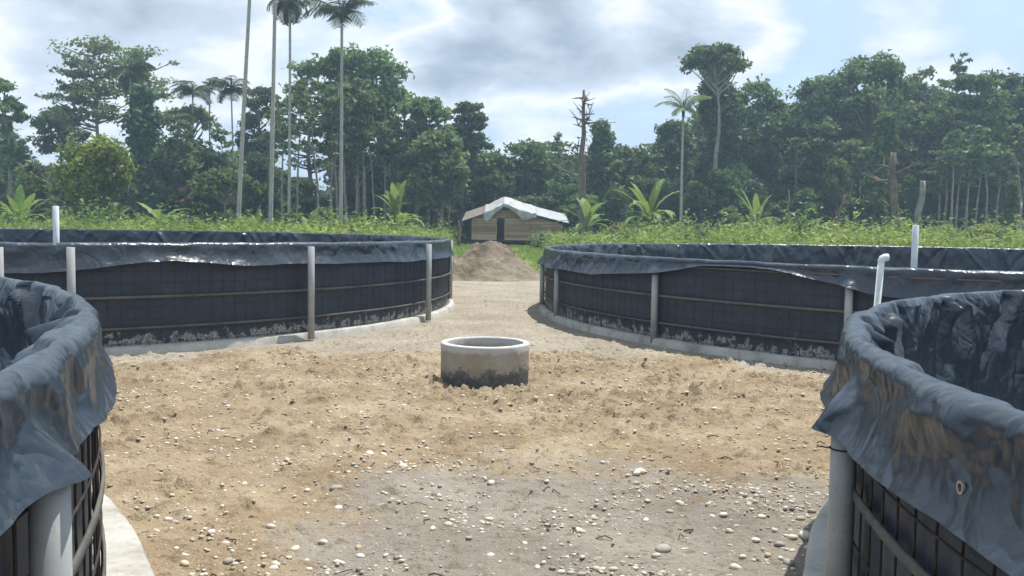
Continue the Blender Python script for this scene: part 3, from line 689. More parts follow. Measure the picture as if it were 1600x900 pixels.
spec = [
 # name, label, px, top, width, Y, style, crown base y, material, kwargs
 ('leafy_tree', 'thin open crowned tree at the far left edge of the forest', 22, 122, 75, 74, 'layer', 270, LEAF, dict(nc=34, per=110)),
 ('leafy_tree', 'dark round crowned tree behind the bright bushy tree, left', 100, 160, 80, 86, S, 245, LEAF_D, dict(nc=26)),
 ('slender_tree', 'slender feathery tree just left of the flat topped tall one', 112, 86, 62, 78, 'layer', 200, LEAF_P, dict(nc=30, per=60, size=.2)),
 ('tall_tree', 'tall flat topped feathery tree above the bright bushy tree', 152, 60, 150, 79, 'layer', 190, LEAF_P, dict(nc=60, per=80, size=.2)),
 ('tall_tree', 'feathery tree with long level branches leaning right of the flat topped one', 215, 75, 120, 83, 'layer', 150, LEAF_P, dict(nc=34, per=70, size=.2)),
 ('bushy_tree', 'bright yellow green bushy round tree on the left', 152, 206, 112, 58, 'round', 325, LEAF_Y, dict(nc=70, per=170, size=.17)),
 ('vine_covered_tree', 'dark vine wrapped column of a tree right of the bright bushy tree', 235, 140, 80, 72, 'column', 345, LEAF_D, dict(nc=46, per=260)),
 ('leafy_tree', 'pale small umbrella tree under the trio of dark palms', 310, 165, 86, 80, 'umbrella', 195, LEAF_P, dict(nc=24, per=90, size=.2)),
 ('leafy_tree', 'low wide tree below the trio of dark palms', 300, 220, 130, 74, S, 330, LEAF, dict(nc=50, per=170)),
 ('leafy_tree', 'dark tree between the two left bare palm trunks', 402, 133, 80, 84, S, 250, LEAF_D, dict(nc=30)),
 ('leafy_tree', 'low shade tree left of the first bare palm trunk', 352, 262, 105, 68, 'umbrella', 300, LEAF, dict(nc=26, per=110)),
 ('slender_tree', 'airy tree right of the three bare palm trunks', 485, 92, 105, 78, 'layer', 270, LEAF_P, dict(nc=56, per=80, size=.2)),
 ('tall_tree', 'tall broad tree standing before the great palm crown', 533, 58, 100, 76, S, 210, LEAF, dict(nc=44, per=120)),
 ('tall_tree', 'tall open crowned tree with forked pale limbs left of the hut', 590, 76, 120, 77, S, 220, LEAF, dict(nc=46, per=120)),
 ('leafy_tree', 'dense hanging crown below the tall pair of trees left of the hut', 560, 130, 120, 70, S, 270, LEAF_D, dict(nc=40, per=170)),
 ('leafy_tree', 'pale leaning tree thick with leaves left of the hut', 650, 148, 110, 72, S, 300, LEAF_P, dict(nc=50, per=160)),
 ('leafy_tree', 'olive tree with pinkish dead sprays left of the hut', 690, 205, 95, 69, S, 325, LEAF_P, dict(nc=44, per=150)),
 ('leafy_tree', 'dark layered tree standing up behind the hut on its left', 722, 162, 78, 78, 'layer', 250, LEAF_D, dict(nc=44, per=130)),
 ('leafy_tree', 'mid green tree right behind the hut roof', 762, 236, 80, 76, S, 330, LEAF, dict(nc=36, per=160)),
 ('leafy_tree', 'broad low tree in the dip of the skyline behind the hut', 825, 222, 105, 82, S, 330, LEAF, dict(nc=40, per=160)),
 ('slender_tree', 'thin greyish tree left of the tall dead trunk', 862, 208, 50, 84, 'layer', 270, LEAF_P, dict(nc=20, per=50, size=.2)),
 ('leafy_tree', 'dark upright tree close behind the tall dead trunk', 932, 194, 62, 80, 'column', 330, LEAF_D, dict(nc=34, per=170)),
 ('leafy_tree', 'round topped tree right of the tall dead trunk', 978, 228, 100, 78, S, 335, LEAF, dict(nc=44, per=160)),
 ('leafy_tree', 'dark tree left of the single feathery palm', 1035, 186, 75, 84, S, 310, LEAF_D, dict(nc=36, per=150)),
 ('umbrella_tree', 'tall bare stemmed tree with a small umbrella crown above the forest', 1112, 60, 98, 74, 'umbrella', 108, LEAF_D, dict(nc=34, per=110, size=.2)),
 ('tall_tree', 'very dark tall tree just right behind the umbrella tree', 1138, 106, 90, 79, 'column', 330, LEAF_D, dict(nc=52, per=210)),
 ('tall_tree', 'tree with lacy gaps right of the umbrella tree', 1195, 122, 95, 81, S, 300, LEAF, dict(nc=44, per=100)),
 ('tall_tree', 'broad tree left of the highest crown on the right', 1262, 115, 120, 79, S, 300, LEAF_D, dict(nc=54, per=130)),
 ('tall_tree', 'highest broadest crown of the forest on the right', 1358, 82, 150, 78, S, 260, LEAF, dict(nc=62, per=120)),
 ('tall_tree', 'crown merging at the right of the highest one', 1425, 102, 95, 82, S, 280, LEAF, dict(nc=40, per=110)),
 ('slender_tree', 'spindly sapling top poking above the right forest', 1487, 80, 38, 84, 'layer', 140, LEAF_D, dict(nc=12, per=50, size=.2)),
 ('tall_tree', 'pale green layered tree in front of the right forest', 1500, 118, 120, 75, 'layer', 270, LEAF, dict(nc=62, per=130)),
 ('tall_tree', 'dark round headed tree near the right edge', 1560, 102, 110, 80, S, 260, LEAF_D, dict(nc=50, per=130)),
 ('tall_tree', 'dark tree cut by the right edge', 1612, 108, 95, 77, S, 260, LEAF_D, dict(nc=44, per=130)),
 ('leafy_tree', 'conifer like tiered young tree below the highest crown', 1275, 195, 95, 74, 'layer', 330, LEAF, dict(nc=54, per=150)),
 ('vine_covered_tree', 'vine hung slim tree left of the short broken snag', 1362, 180, 52, 70, 'column', 340, LEAF, dict(nc=26, per=110)),
 ('vine_covered_tree', 'leafy vine hung post like tree near the right edge', 1573, 285, 26, 62, 'column', 345, LEAF, dict(nc=14, per=90, size=.18)),
 ('leafy_tree', 'thick dark tree low at the far left edge', -5, 200, 110, 84, S, 320, LEAF_D, dict(nc=40, per=150)),
 ('leafy_tree', 'light green young tree low at the left edge', 62, 258, 66, 62, 'column', 345, LEAF_P, dict(nc=26, per=150, size=.2)),
]
for nm, lb, px, ty, wd, Y, st, by, lm, kw in spec:
    tree_px(nm, lb, px, ty, wd, Y, st, by, lm, **kw)

# filler trees: six built once, then copied
protos = []
for i in range(6):
    rg = np.random.default_rng(500+i)
    protos.append(build_tree('leafy_tree', 'x', 10, 6.2, (.18, .3, .12, .25, .08, .4)[i], ('oval', 'oval', 'column', 'oval', 'round', 'layer')[i], rg, (LEAF_D, LEAF, LEAF_D, LEAF, LEAF_D, LEAF)[i], BARK, (0, 0, 0), nc=44, per=150, size=.26))
used = [False]*6
def filler(px, topy, wpx, Y, group, label, k=None):
    k = random.randrange(6) if k is None else k
    h = at(px, topy, Y).z; x = at(px, hor(px), Y).x; w_ = wpx*Y/F
    loc, rz, s = (x, Y, 0), random.uniform(0, 6.28), (w_/6.2, w_/6.2, h/10)
    if not used[k]:
        r = protos[k]; used[k] = True; r.location = loc; r.rotation_euler = (0, 0, rz); r.scale = s; r['label'] = label; r['group'] = group
    else: dup(protos[k], loc, rz, s, label, group)
sky_x = [-40, 20, 100, 150, 235, 300, 400, 440, 470, 520, 560, 600, 650, 720, 770, 830, 900, 970, 1030, 1060, 1130, 1190, 1260, 1350, 1450, 1500, 1560, 1640]
sky_y = [190, 215, 225, 235, 205, 225, 185, 215, 225, 215, 185, 185, 195, 225, 262, 250, 238, 250, 230, 200, 150, 165, 150, 130, 140, 150, 140, 140]
SECT = [(95, 'at the far left edge'), (200, 'around the bright bushy tree'), (285, 'by the vine wrapped column tree'), (375, 'under the trio of dark palms'), (465, 'between the bare palm trunks'), (560, 'under the great palm'),
        (690, 'left of the hut'), (800, 'straight behind the hut'), (885, 'just left of the tall dead trunk'), (960, 'at the tall dead trunk'), (1045, 'left of the single feathery palm'), (1110, 'around the single feathery palm'),
        (1165, 'right of the umbrella tree'), (1235, 'under the lacy gapped tree'), (1310, 'left of the highest crown'), (1385, 'under the highest crown'), (1450, 'beside the torn snag'), (1530, 'behind the slender right trunks'), (9999, 'at the far right edge')]
def sect(px): return next(n_ for lim, n_ in SECT if px < lim)
px = -60
while px < 1670:
    ty = float(np.interp(px, sky_x, sky_y))
    right = px > 690
    grp, lab = 'back row forest trees '+sect(px), 'dark tree in the back row of the forest '+sect(px)
    filler(px, ty+random.uniform(-6, 26)+(0 if right else 30), random.uniform(95, 135), random.uniform(90, 112), grp, lab)
    if px > 690: filler(px+random.uniform(-20, 20), ty+random.uniform(25, 70), random.uniform(90, 120), random.uniform(84, 90), grp, lab)
    px += 30 if right else 75
px = -40
while px < 1660:
    right = px > 690
    grp, lab = 'understory trees '+sect(px), 'low understory tree at the foot of the forest '+sect(px)
    ty = float(np.interp(px, sky_x, sky_y))
    filler(px, random.uniform(max(ty+45, 235), 312), random.uniform(50, 90), random.uniform(70, 82), grp, lab, random.choice((0, 1, 2, 3, 4)))
    px += random.uniform(17, 27) if right else random.uniform(26, 40)

# bare pale trunks that show against the dark wood
def bare_trunk(label, px, ytop, ybot, Y, wpx, m=BARK, group=None, name='bare_trunk', lean=0.0, limbs=0, cat='tree trunk', seed=0, taper=.4):
    rg = np.random.default_rng(int(px)+seed); b0 = at(px, hor(px), Y); tp = at(px+lean, ytop, Y)
    h = tp.z; r = wpx*Y/F/2
    zt = np.linspace(0, 1, 8); wob = np.cumsum(rg.normal(0, .11, (8, 2)), 0)
    P = np.stack([(tp.x-b0.x)*zt+wob[:, 0], wob[:, 1], zt*h], 1); P[0] = (0, 0, -.1)
    mb = MB().tube(P, r*np.linspace(1.15, taper, 8), 8)
    for i in range(limbs):
        f = rg.uniform(.55, .98); p = np.array([np.interp(f, zt, P[:, q]) for q in range(3)]); a = rg.uniform(0, 6.28); L = rg.uniform(.6, 1.8)
        e = p+np.array([L*math.cos(a), L*math.sin(a), L*rg.uniform(-.1, .7)])
        mb.tube([p, (p+e)/2+rg.normal(0, .1, 3), e], [r*.35, r*.2, r*.08], 5)
        for q in range(2):
            e2 = e+rg.normal(0, .4, 3); mb.tube([(p+e)/2, e2], [r*.16, r*.05], 4, False)
    return tag(obj(name, mb.mesh(name, True), m, None, (b0.x, Y, 0)), label, cat, group)
bare_trunk('tall grey dead trunk with stubby broken branches right of the hut', 908, 140, 350, 68, 13, BARK_D, name='dead_tree', limbs=16, lean=4, cat='dead tree', taper=.3)
bare_trunk('thick broken snag with torn fibres at its top, right side', 1409, 238, 370, 58, 15, BARK_D, name='dead_tree', limbs=7, cat='dead tree', taper=.6)
bare_trunk('short thick broken stub right beside the torn snag', 1439, 283, 350, 64, 11, BARK, name='dead_tree', cat='dead tree', taper=.8)
bare_trunk('leaning fallen grey log in the weeds below the right forest', 1292, 305, 360, 62, 9, BARK_D, name='leaning_log', lean=34, limbs=2, cat='log')
bare_trunk('thin grey pole at the far right edge of the weeds', 1586, 316, 350, 60, 6, BARK, name='wooden_pole', cat='pole')
bare_trunk('short cut stump standing above the back left tank rim', 540, 349, 372, 40, 10, BARK_D, name='tree_stump', cat='stump', lean=-5, taper=.9)
bare_trunk('dark burnt post left of the hut', 720, 345, 385, 62, 6, BARK_D, name='burnt_post', cat='post')
bare_trunk('slim dark stump in the weeds at the far left', 113, 340, 350, 55, 6, BARK_D, name='tree_stump', cat='stump')
bare_trunk('slim upright stick in the weeds right of the single feathery palm', 1231, 297, 350, 62, 4, BARK, name='wooden_pole', cat='pole')
def slender(px, top, base, wpx, Y, wd, group, label, lm=None):
    tree_px('slender_tree', label, px, top, wpx, Y, 'layer', base, lm or LEAF_P, BARK, nc=16, per=55, size=.19, tr=wd*Y/F/2, group=group)
for q, (p_, yt, yb, wd) in enumerate(((1487, 205, 260, 6), (1492, 215, 290, 5), (1507, 195, 270, 6), (1520, 225, 290, 5), (1541, 200, 262, 6), (1556, 235, 290, 5), (1474, 225, 285, 6), (1466, 240, 300, 6), (1596, 190, 250, 6), (1345, 215, 285, 5), (1328, 220, 280, 5), (1590, 240, 290, 5), (1238, 215, 270, 5))):
    slender(p_, yt, yb, 46, 69+q*.4, wd, 'slender trees '+sect(p_), 'slender pale stemmed tree at the forest edge, '+sect(p_))
for q, (p_, yt, yb, wd) in enumerate(((441, 150, 235, 5), (463, 130, 230, 5), (497, 120, 230, 5), (516, 150, 250, 5), (528, 130, 240, 5), (545, 150, 250, 6), (557, 120, 240, 5), (571, 130, 235, 8), (585, 150, 240, 5), (602, 190, 260, 5), (620, 180, 255, 5), (652, 190, 275, 7), (668, 190, 275, 8), (700, 210, 280, 5), (287, 180, 240, 4), (345, 190, 250, 4), (420, 190, 255, 4))):
    slender(p_, yt, yb, 54, 66+q*.5, wd, 'slender trees '+sect(p_), 'slender pale stemmed tree in the open wood, '+sect(p_))

# ------------------------------------------------------------------ palms
def frond_mesh(L, droop, seed, wl=.5, up0=.6, name='frond', n=26):
    rg = np.random.default_rng(seed); mb = MB()
    s = np.linspace(0, 1, 14); ang = up0-droop*s**1.1
    xs = np.concatenate([[0], np.cumsum(np.cos(ang[:-1])*np.diff(s))])*L; zs = np.concatenate([[0], np.cumsum(np.sin(ang[:-1])*np.diff(s))])*L
    P = np.stack([xs, 0*xs, zs], 1); mb.tube(P, np.linspace(.05, .012, 14), 5, False)
    for side in (-1, 1):
        for i in range(n):
            f = .12+.86*i/(n-1); p = np.array([np.interp(f, s, P[:, q]) for q in range(3)])
            ln = wl*math.sin(math.pi*min(1, .18+.75*f))**.7*rg.uniform(.85, 1.1); dx = .45*ln; w_ = .05*L/2.4+.02
            dn = -.35*ln*rg.uniform(.6, 1.3); tip = p+np.array([dx, side*ln*.85, dn]); md = (p+tip)/2+np.array([0, 0, .05])
            o_ = np.array([w_, 0, 0])
            mb.add([p-o_*.5, p+o_*.5, md+o_*.6, md-o_*.6, tip], [[0, 1, 2, 3]], [[3, 2, 4]])
    V = np.vstack(mb.V); Qn = np.vstack(mb.Q); Tn = np.vstack(mb.T)
    return mesh_np(name, V, Qn, Tn, False, fattr={'tint': rg.uniform(.1, .9, len(Qn)+len(Tn))})
def palm(label, px, yc, Y, Lpx, rpx, nf, seed, lean=0, droop=1.5, up0=.75, wl=.24, group=None, name='palm_tree', mat=None):
    rg = np.random.default_rng(seed); b0 = at(px-lean, hor(px), Y); c = at(px, yc, Y); L = Lpx*Y/F; r = rpx*Y/F/2*.85
    root = thing(name, label, 'palm', (b0.x, Y, 0), 0, group)
    zt = np.linspace(0, 1, 12); dx = c.x-b0.x
    P = np.stack([dx*zt**1.3, .15*np.sin(zt*3), c.z*zt], 1); P[0, 2] = -.1
    obj('trunk', MB().tube(P, r*np.linspace(1.2, .8, 12), 10).mesh('trunk', True), BARK_P, root)
    obj('crown_shaft', MB().tube([P[-1]+np.array((0, 0, -.5)), P[-1]+np.array((0, 0, .1)), P[-1]+np.array((0, 0, .7))], [r*.95, r*1.35, r*.5], 8).mesh('crown_shaft', True), FROND, root)
    fm = [frond_mesh(L, droop*rg.uniform(.8, 1.2), seed*10+i, wl*L, up0) for i in range(3)]
    for i in range(nf):
        o = obj('frond', fm[i % 3], mat or FROND, root, (dx, .15*math.sin(3), c.z)); o.rotation_euler = (rg.uniform(-.3, .3), rg.uniform(-.35, .95), 6.283*i/nf+rg.uniform(-.25, .25))
    return root
palm('great dark palm rising above the tall tree, its crown whole in view', 534, 24, 62, 70, 6, 11, 3, lean=2, droop=1.7, up0=.95, wl=.36)
palm('bare palm trunk third from the left with its dark crown cut by the top edge', 453, 2, 60, 46, 5, 12, 4, lean=2, droop=2.4, up0=.8, wl=.34)
palm('leftmost of the three bare palm trunks, leaning, crown beyond the top edge', 393, -60, 50, 52, 7, 11, 5, lean=22, droop=1.8)
palm('middle bare palm trunk, tallest, crown beyond the top edge', 431, -75, 52, 52, 7, 11, 6, lean=9, droop=1.8)
palm('dark small palm among the feathery trees at the left', 203, 112, 76, 42, 3, 13, 7, droop=1.6, up0=1.0, wl=.42)
palm('leftmost palm of the dark trio', 301, 145, 78, 38, 3, 13, 8, droop=1.7, up0=1.0, wl=.42)
palm('middle palm of the dark trio, the highest', 327, 136, 82, 28, 3, 11, 9, droop=1.6, up0=1.05, wl=.42)
palm('rightmost palm of the dark trio', 361, 138, 77, 40, 3, 12, 10, lean=-4, droop=1.6, up0=1.0, wl=.42)
palm('single feathery palm before the right forest, left of the umbrella tree', 1068, 172, 66, 50, 5, 9, 12, lean=4, droop=1.5, up0=1.15, wl=.26, mat=LEAF_P)

# ------------------------------------------------------------------ banana plants
def banana_leaf(seed, L, W_, droop, up0):
    rg = np.random.default_rng(seed); n = 16; s = np.linspace(0, 1, n); ang = up0-droop*s**1.4
    xs = np.concatenate([[0], np.cumsum(np.cos(ang[:-1])*np.diff(s))])*L; zs = np.concatenate([[0], np.cumsum(np.sin(ang[:-1])*np.diff(s))])*L
    wd = W_*np.clip(np.sin(np.pi*np.clip((s-.14)/.86, 0, 1)), 0, 1)**.6+.03*(s < .25); wd[-1] = .01
    rows = []
    for q in (-1, -.5, 0, .5, 1):
        rows.append(np.stack([xs, q*wd*(1+rg.normal(0, .05, n)), zs+abs(q)*wd*.30+rg.normal(0, .012, n)*abs(q)], 1))
    V = np.concatenate(rows); i, j = np.meshgrid(np.arange(4), np.arange(n-1), indexing='ij')
    Q_ = np.stack([i*n+j, i*n+j+1, (i+1)*n+j+1, (i+1)*n+j], -1).reshape(-1, 4)
    return mesh_np('leaf', V, Q_, None, True, fattr={'tint': np.clip(rg.normal(.5, .18, len(Q_)), 0, 1)})
bl = [banana_leaf(700+i, (2.0, 1.7, 2.1, 1.5)[i % 4], (.17, .14, .185, .15)[i % 4], (.9, 1.3, .6, 1.9, 1.5, 1.1, .4, 2.2)[i], (1.15, 1.0, 1.35, .8, 1.2, .9, 1.4, .6)[i]) for i in range(8)]
stem_me = MB().tube([(0, 0, -.05), (.02, 0, .6), (0, 0, 1.3)], [.14, .12, .07], 10).mesh('stem', True)
def banana(label, px, Y, hpx, nl, seed, group=None, spread=1.0):
    rg = np.random.default_rng(seed); x = at(px, hor(px), Y).x
    root = thing('banana_plant', label, 'banana plant', (x, Y, 0), 0, group)
    obj('stem', stem_me, BAN, root)
    for i in range(nl+3):
        o = obj('leaf', bl[rg.integers(8)], BAN, root, (0, 0, 1.2)); o.rotation_euler = (0, rg.uniform(-.35, .35)*spread, 2.4*i+rg.uniform(-.3, .3)); sc0 = rg.uniform(.8, 1.1); o.scale = (sc0, sc0*1.1, sc0)
    s = hpx*Y/F/2.9*(1.25 if px in (622, 1015) else 1.3); root.scale = (s*spread, s*spread, s)
    return root
banana('bright young banana plant left of the hut, standing before pale trunks', 622, 60, 75, 9, 1)
banana('large blue green banana plant in the weeds right of the hut', 1015, 56, 95, 11, 2)
banana('dark banana plant at the right wall of the hut', 918, 64, 62, 8, 3, spread=1.2)
banana('wide spreading banana plant left of the leftmost bare palm trunk', 252, 60, 60, 9, 4, spread=1.3)
banana('small banana plant below the bright bushy tree', 180, 58, 42, 8, 5, spread=1.3)
banana('banana plant at the far left above the tank rim', 32, 54, 62, 9, 6, spread=1.3)
banana('small banana plant between the first two bare palm trunks', 402, 62, 45, 7, 7, spread=1.2)
banana('low banana plant right of the three bare palm trunks', 482, 62, 42, 7, 8, spread=1.3)
banana('broad leaved plant in the weeds before the dark right forest', 1182, 64, 70, 8, 9, spread=.9)

# ------------------------------------------------------------------ weeds, shrubs, grass
def leaf_field(name, label, cat, clumps, per, size, mat, seed, upb=.7):
    rg = np.random.default_rng(seed); V, Q_, ti = clump_leaves(clumps, per, size, rg, upb=upb)
    return tag(obj(name, mesh_np(name, V, None, Q_, False, fattr={'tint': ti}), mat), label, cat, kind='stuff')
rg = np.random.default_rng(77); cl = []
for i in range(3400):
    Y = rg.uniform(33, 72); X = rg.uniform(-.62*Y-2, .62*Y+2)
    if -5.5 < X < 6.5 and Y < 68:
        if abs(X-.6) < 4.8 and not (X > 1.6+(68-Y)*.02 and Y > 50): continue
    if -5.0 < X < 5.2 and 66 < Y < 74: continue
    if pnoise(np.array(X*.35), np.array(Y*.35), 15) < -.22: continue
    hgt = np.clip(.98+1.0*pnoise(np.array(X*.3), np.array(Y*.3), 5)+rg.normal(0, .30), .4, 2.6)*(1.0 if X < 0 else 1.14)
    if 1 < X < 7 and Y > 42: hgt = min(hgt, 1.0)
    lt = np.clip(.42+1.0*pnoise(np.array(X*.22), np.array(Y*.3), 6)+rg.normal(0, .16), .0, 1)
    cl.append((X, Y, hgt*.55, rg.uniform(.45, .9), hgt*.55, lt))
leaf_field('weeds', 'tall bright green weeds covering the field before the forest', 'weeds', cl, 85, .115, WEED, 5)
n = 70000; X = rg.uniform(-46, 46, n); Y = rg.uniform(36, 70, n); ok = (pnoise(X*.25, Y*.3, 51) > -.05) & ~((X > -5.5) & (X < 6.5)) & (abs(X) < .66*Y); X = X[ok]; Y = Y[ok]; n = len(X)
hh = rg.uniform(.7, 1.7, n)*(1+.35*pnoise(X*.4, Y*.4, 52)); a = rg.uniform(0, 6.28, n); dx = np.cos(a)*.022; dy = np.sin(a)*.022; bx = rg.normal(0, .22, n); by = rg.normal(0, .22, n)
V = np.stack([np.stack([X-dx, Y-dy, 0*X], 1), np.stack([X+dx, Y+dy, 0*X], 1), np.stack([X+bx, Y+by, hh], 1)], 1).reshape(-1, 3)
tag(obj('tall_grass', mesh_np('tall_grass', V, None, np.arange(3*n).reshape(-1, 3), False, fattr={'tint': np.clip(rg.normal(.6, .25, n), 0, 1)}), WEED), 'long grass blades standing among the weeds', 'grass', kind='stuff')
cl = []
for i in range(900):
    Y = rg.uniform(70, 84); X = rg.uniform(-.62*Y-3, .62*Y+3)
    if -5 < X < 5.2 and Y < 75: continue
    hgt = rg.uniform(.9, 2.6); cl.append((X, Y, hgt*.5, rg.uniform(.6, 1.3), hgt*.6, rg.uniform(.1, .9)))
for i in range(260):
    Y = rg.uniform(44, 70); X = rg.uniform(-.62*Y-2, .62*Y+2)
    if -6 < X < 8: continue
    hgt = rg.uniform(1.1, 2.5)*(1 if X < 0 else 1.15); cl.append((X, Y, hgt*.55, rg.uniform(.35, .8), hgt*.5, rg.uniform(.2, 1)))
leaf_field('undergrowth', 'dark leafy undergrowth along the foot of the forest', 'undergrowth', cl, 60, .2, LEAF, 6)
cl = []
for i in range(1500):
    Y = rg.uniform(86, 125); X = rg.uniform(-.7*Y, .7*Y); hmax = 9 if X > -6 else 4.5
    zc = rg.uniform(0, hmax); cl.append((X, Y, zc, rg.uniform(1.2, 2.2), rg.uniform(.8, 1.6), rg.uniform(0, .6)))
leaf_field('far_woods', 'deep dark wood seen through the trunks', 'woods', cl, 60, .38, LEAF_D, 7)
# short grass in the passage
n = 26000; X = rg.uniform(-5.5, 6, n); Y = rg.uniform(28, 68, n)
ok = (fbm(X*.35, Y*.2, 8)+.28*(X > .7)-.35*np.exp(-((X+.6)/1.2)**2) > -.02); X = X[ok]; Y = Y[ok]; n = len(X)
hh = rg.uniform(.06, .24, n); a = rg.uniform(0, 6.28, n); dx = np.cos(a)*.03; dy = np.sin(a)*.03; bx = rg.normal(0, .05, n); by = rg.normal(0, .05, n)
V = np.stack([np.stack([X-dx, Y-dy, 0*X], 1), np.stack([X+dx, Y+dy, 0*X], 1), np.stack([X+bx+dx*.3, Y+by, hh], 1), np.stack([X+bx-dx*.3, Y+by, hh], 1)], 1).reshape(-1, 3)
tag(obj('grass', mesh_np('grass', V, np.arange(4*n).reshape(-1, 4), None, False, fattr={'tint': np.clip(rg.normal(.55, .2, n), 0, 1)}), WEED), 'short green grass on the ground before the hut', 'grass', kind='stuff')
# shrubs one can tell apart
def shrub(label, px, topy, wpx, Y, mat, seed, group=None, size=.12, nc=26, per=110):
    rgs = np.random.default_rng(seed); x = at(px, hor(px), Y).x; h = at(px, topy, Y).z; w_ = wpx*Y/F
    root = thing('shrub', label, 'shrub', (x, Y, 0), 0, group)
    st = MB(); cl_ = []
    for i in range(nc):
        a = rgs.uniform(0, 6.28); r_ = w_/2*math.sqrt(rgs.random())*.85; z_ = h*rgs.uniform(.2, .85)*(1-.35*(2*r_/w_)**2); rx_ = w_*rgs.uniform(.12, .2)
        cl_.append((r_*math.cos(a), r_*math.sin(a), z_, rx_, rx_*.8, rgs.uniform(.2, .95)))
        if i % 4 == 0: st.tube([(0, 0, -.05), (r_*math.cos(a)*.5, r_*math.sin(a)*.5, z_*.6), (r_*math.cos(a), r_*math.sin(a), z_)], [.04, .025, .01], 5)
    obj('stems', st, BARK_D, root)
    V, Q_, ti = clump_leaves(cl_, per, size, rgs); obj('foliage', mesh_np('foliage', V, None, Q_, False, fattr={'tint': ti}), mat, root)
shrub('pale round shrub beside the leftmost bare palm trunk', 350, 316, 42, 56, LEAF_P, 1)
shrub('rounded lime green shrub at the right, left of the white tank pipe', 1385, 345, 60, 52, WEED, 2)
shrub('rounded lime green shrub right of the white tank pipe', 1465, 340, 66, 54, WEED, 3)
shrub('wide lime green shrub near the right edge', 1545, 346, 74, 50, WEED, 4)
shrub('lime green shrub cut by the right edge', 1600, 350, 50, 54, WEED, 5)
shrub('yellow green shrub in the weeds right of the blue green banana', 1200, 350, 70, 56, WEED, 6)
shrub('leafy pale bush upright before the dark wood right of the umbrella tree', 1140, 305, 36, 66, LEAF_P, 7)
shrub('broad leaved low bush hiding the foot of the hut on its right', 872, 366, 80, 60, LEAF_P, 8, size=.16)
shrub('dark green bush growing against the hut right end', 905, 352, 46, 66, LEAF, 9, size=.16)
shrub('yellowish weedy bush between the hut and the blue green banana', 965, 352, 70, 58, WEED, 10)
m, t, setp, b, out = material('dry_leaf'); n1 = t.noise(t.objco(), 6, 3); setp(color=t.ramp(n1, [(.3, (.11, .065, .04)), (.7, (.26, .17, .11))]), rough=.8, spec=.1); DRY = m
for px_, ty_, wd_, lb_ in ((960, 335, 26, 'heap of brown dead fronds left of the blue green banana'), (1052, 352, 30, 'brown dead brush right of the blue green banana'), (290, 262, 26, 'brown dead hanging leaves left of the leftmost bare palm trunk'), (1110, 345, 26, 'red brown dead brush at the foot of the umbrella tree')):
    shrub(lb_, px_, ty_, wd_, 59, DRY, px_, nc=12, per=50)

# ------------------------------------------------------------------ wooden hut
HY = 68.0; hb = at(806, 380, HY)
HX0 = at(737, 360, HY).x; HX1 = at(879, 360, HY).x; zf = .48; zw = at(760, 341, HY).z; za = at(786, 324, HY).z
DX0 = at(776, 360, HY).x; DX1 = at(788, 360, HY).x; AX = at(786, 330, HY).x; zr = at(885, 350, HY).z; DEP = 4.6
hut = thing('wooden_hut', 'small raised plank hut with a dark doorway in front of the forest', 'hut', (0, HY, 0))
m, t, setp, b, out = material('raw_plank'); co = t.objco(); mp_ = t.new('ShaderNodeMapping'); mp_.inputs['Scale'].default_value = (.7, 1, 9); t.l.new(co, mp_.inputs[0])
n1 = t.noise(mp_.outputs[0], 3, 5, .6); rnd = t.new('ShaderNodeObjectInfo').outputs['Random']
c = t.ramp(t.math('ADD', t.math('MULTIPLY', n1, .6), t.math('MULTIPLY', rnd, .4)), [(.25, (.22, .15, .09)), (.5, (.42, .30, .19)), (.75, (.56, .43, .29))])
setp(color=c, rough=.85, spec=.15); PLANK = m
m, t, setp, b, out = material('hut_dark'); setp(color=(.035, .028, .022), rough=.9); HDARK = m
m, t, setp, b, out = material('zinc_sheet'); n1 = t.noise(t.objco(), 2, 4); setp(color=t.ramp(n1, [(.35, (.33, .35, .38)), (.65, (.50, .53, .56))]), rough=.4, metal=.35); ZINC = m
m, t, setp, b, out = material('white_tarp'); n1 = t.noise(t.objco(), 3, 5); setp(color=t.ramp(n1, [(.35, (.27, .27, .26)), (.65, (.44, .45, .45))]), rough=.6, spec=.3); TARP = m
def roof_z(x): return za-(za-zw)*(AX-x)/(AX-HX0) if x < AX else za-(za-zr)*(x-AX)/(HX1-AX)
rows = 12; ph = (za-zf)/rows
for r_ in range(rows):
    z0_, z1_ = zf+r_*ph, zf+(r_+1)*ph-.012; zc = (z0_+z1_)/2
    def lim(zq): return (HX0 if zq < zw-.03 else AX-(AX-HX0)*(za-.03-zq)/(za-zw)), (HX1 if zq < zr-.03 else AX+(HX1-AX)*(za-.03-zq)/(za-zr))
    (xa0, xb0), (xa1, xb1) = lim(z0_), lim(z1_)
    if xb1-xa1 < .05: continue
    segs = [(xa0, xa1, DX0-.03, DX0-.03), (DX1+.03, DX1+.03, xb0, xb1)] if z1_ < zf+1.74 else [(xa0, xa1, xb0, xb1)]
    for p0, p1, q0, q1 in segs:
        cut = [(p0, p1)]
        if q0-p0 > 3: f_ = random.uniform(.4, .65); xm = p1+(q1-p1)*f_; cut.append((xm, xm))
        cut.append((q0, q1))
        for q in range(len(cut)-1):
            (a0, a1), (b0, b1) = cut[q], cut[q+1]; b0 -= .012; b1 -= .012; xm = (a0+b0)/2; yo = random.uniform(-.008, .008)
            V_ = [(x_-xm, y_+yo, z_-zc) for y_ in (-.014, .014) for x_, z_ in ((a0, z0_), (b0, z0_), (b1, z1_), (a1, z1_))]
            obj('plank', MB().add(V_, [[0, 1, 2, 3], [7, 6, 5, 4], [0, 4, 5, 1], [1, 5, 6, 2], [2, 6, 7, 3], [3, 7, 4, 0]]), PLANK, hut, (xm, 0, zc))
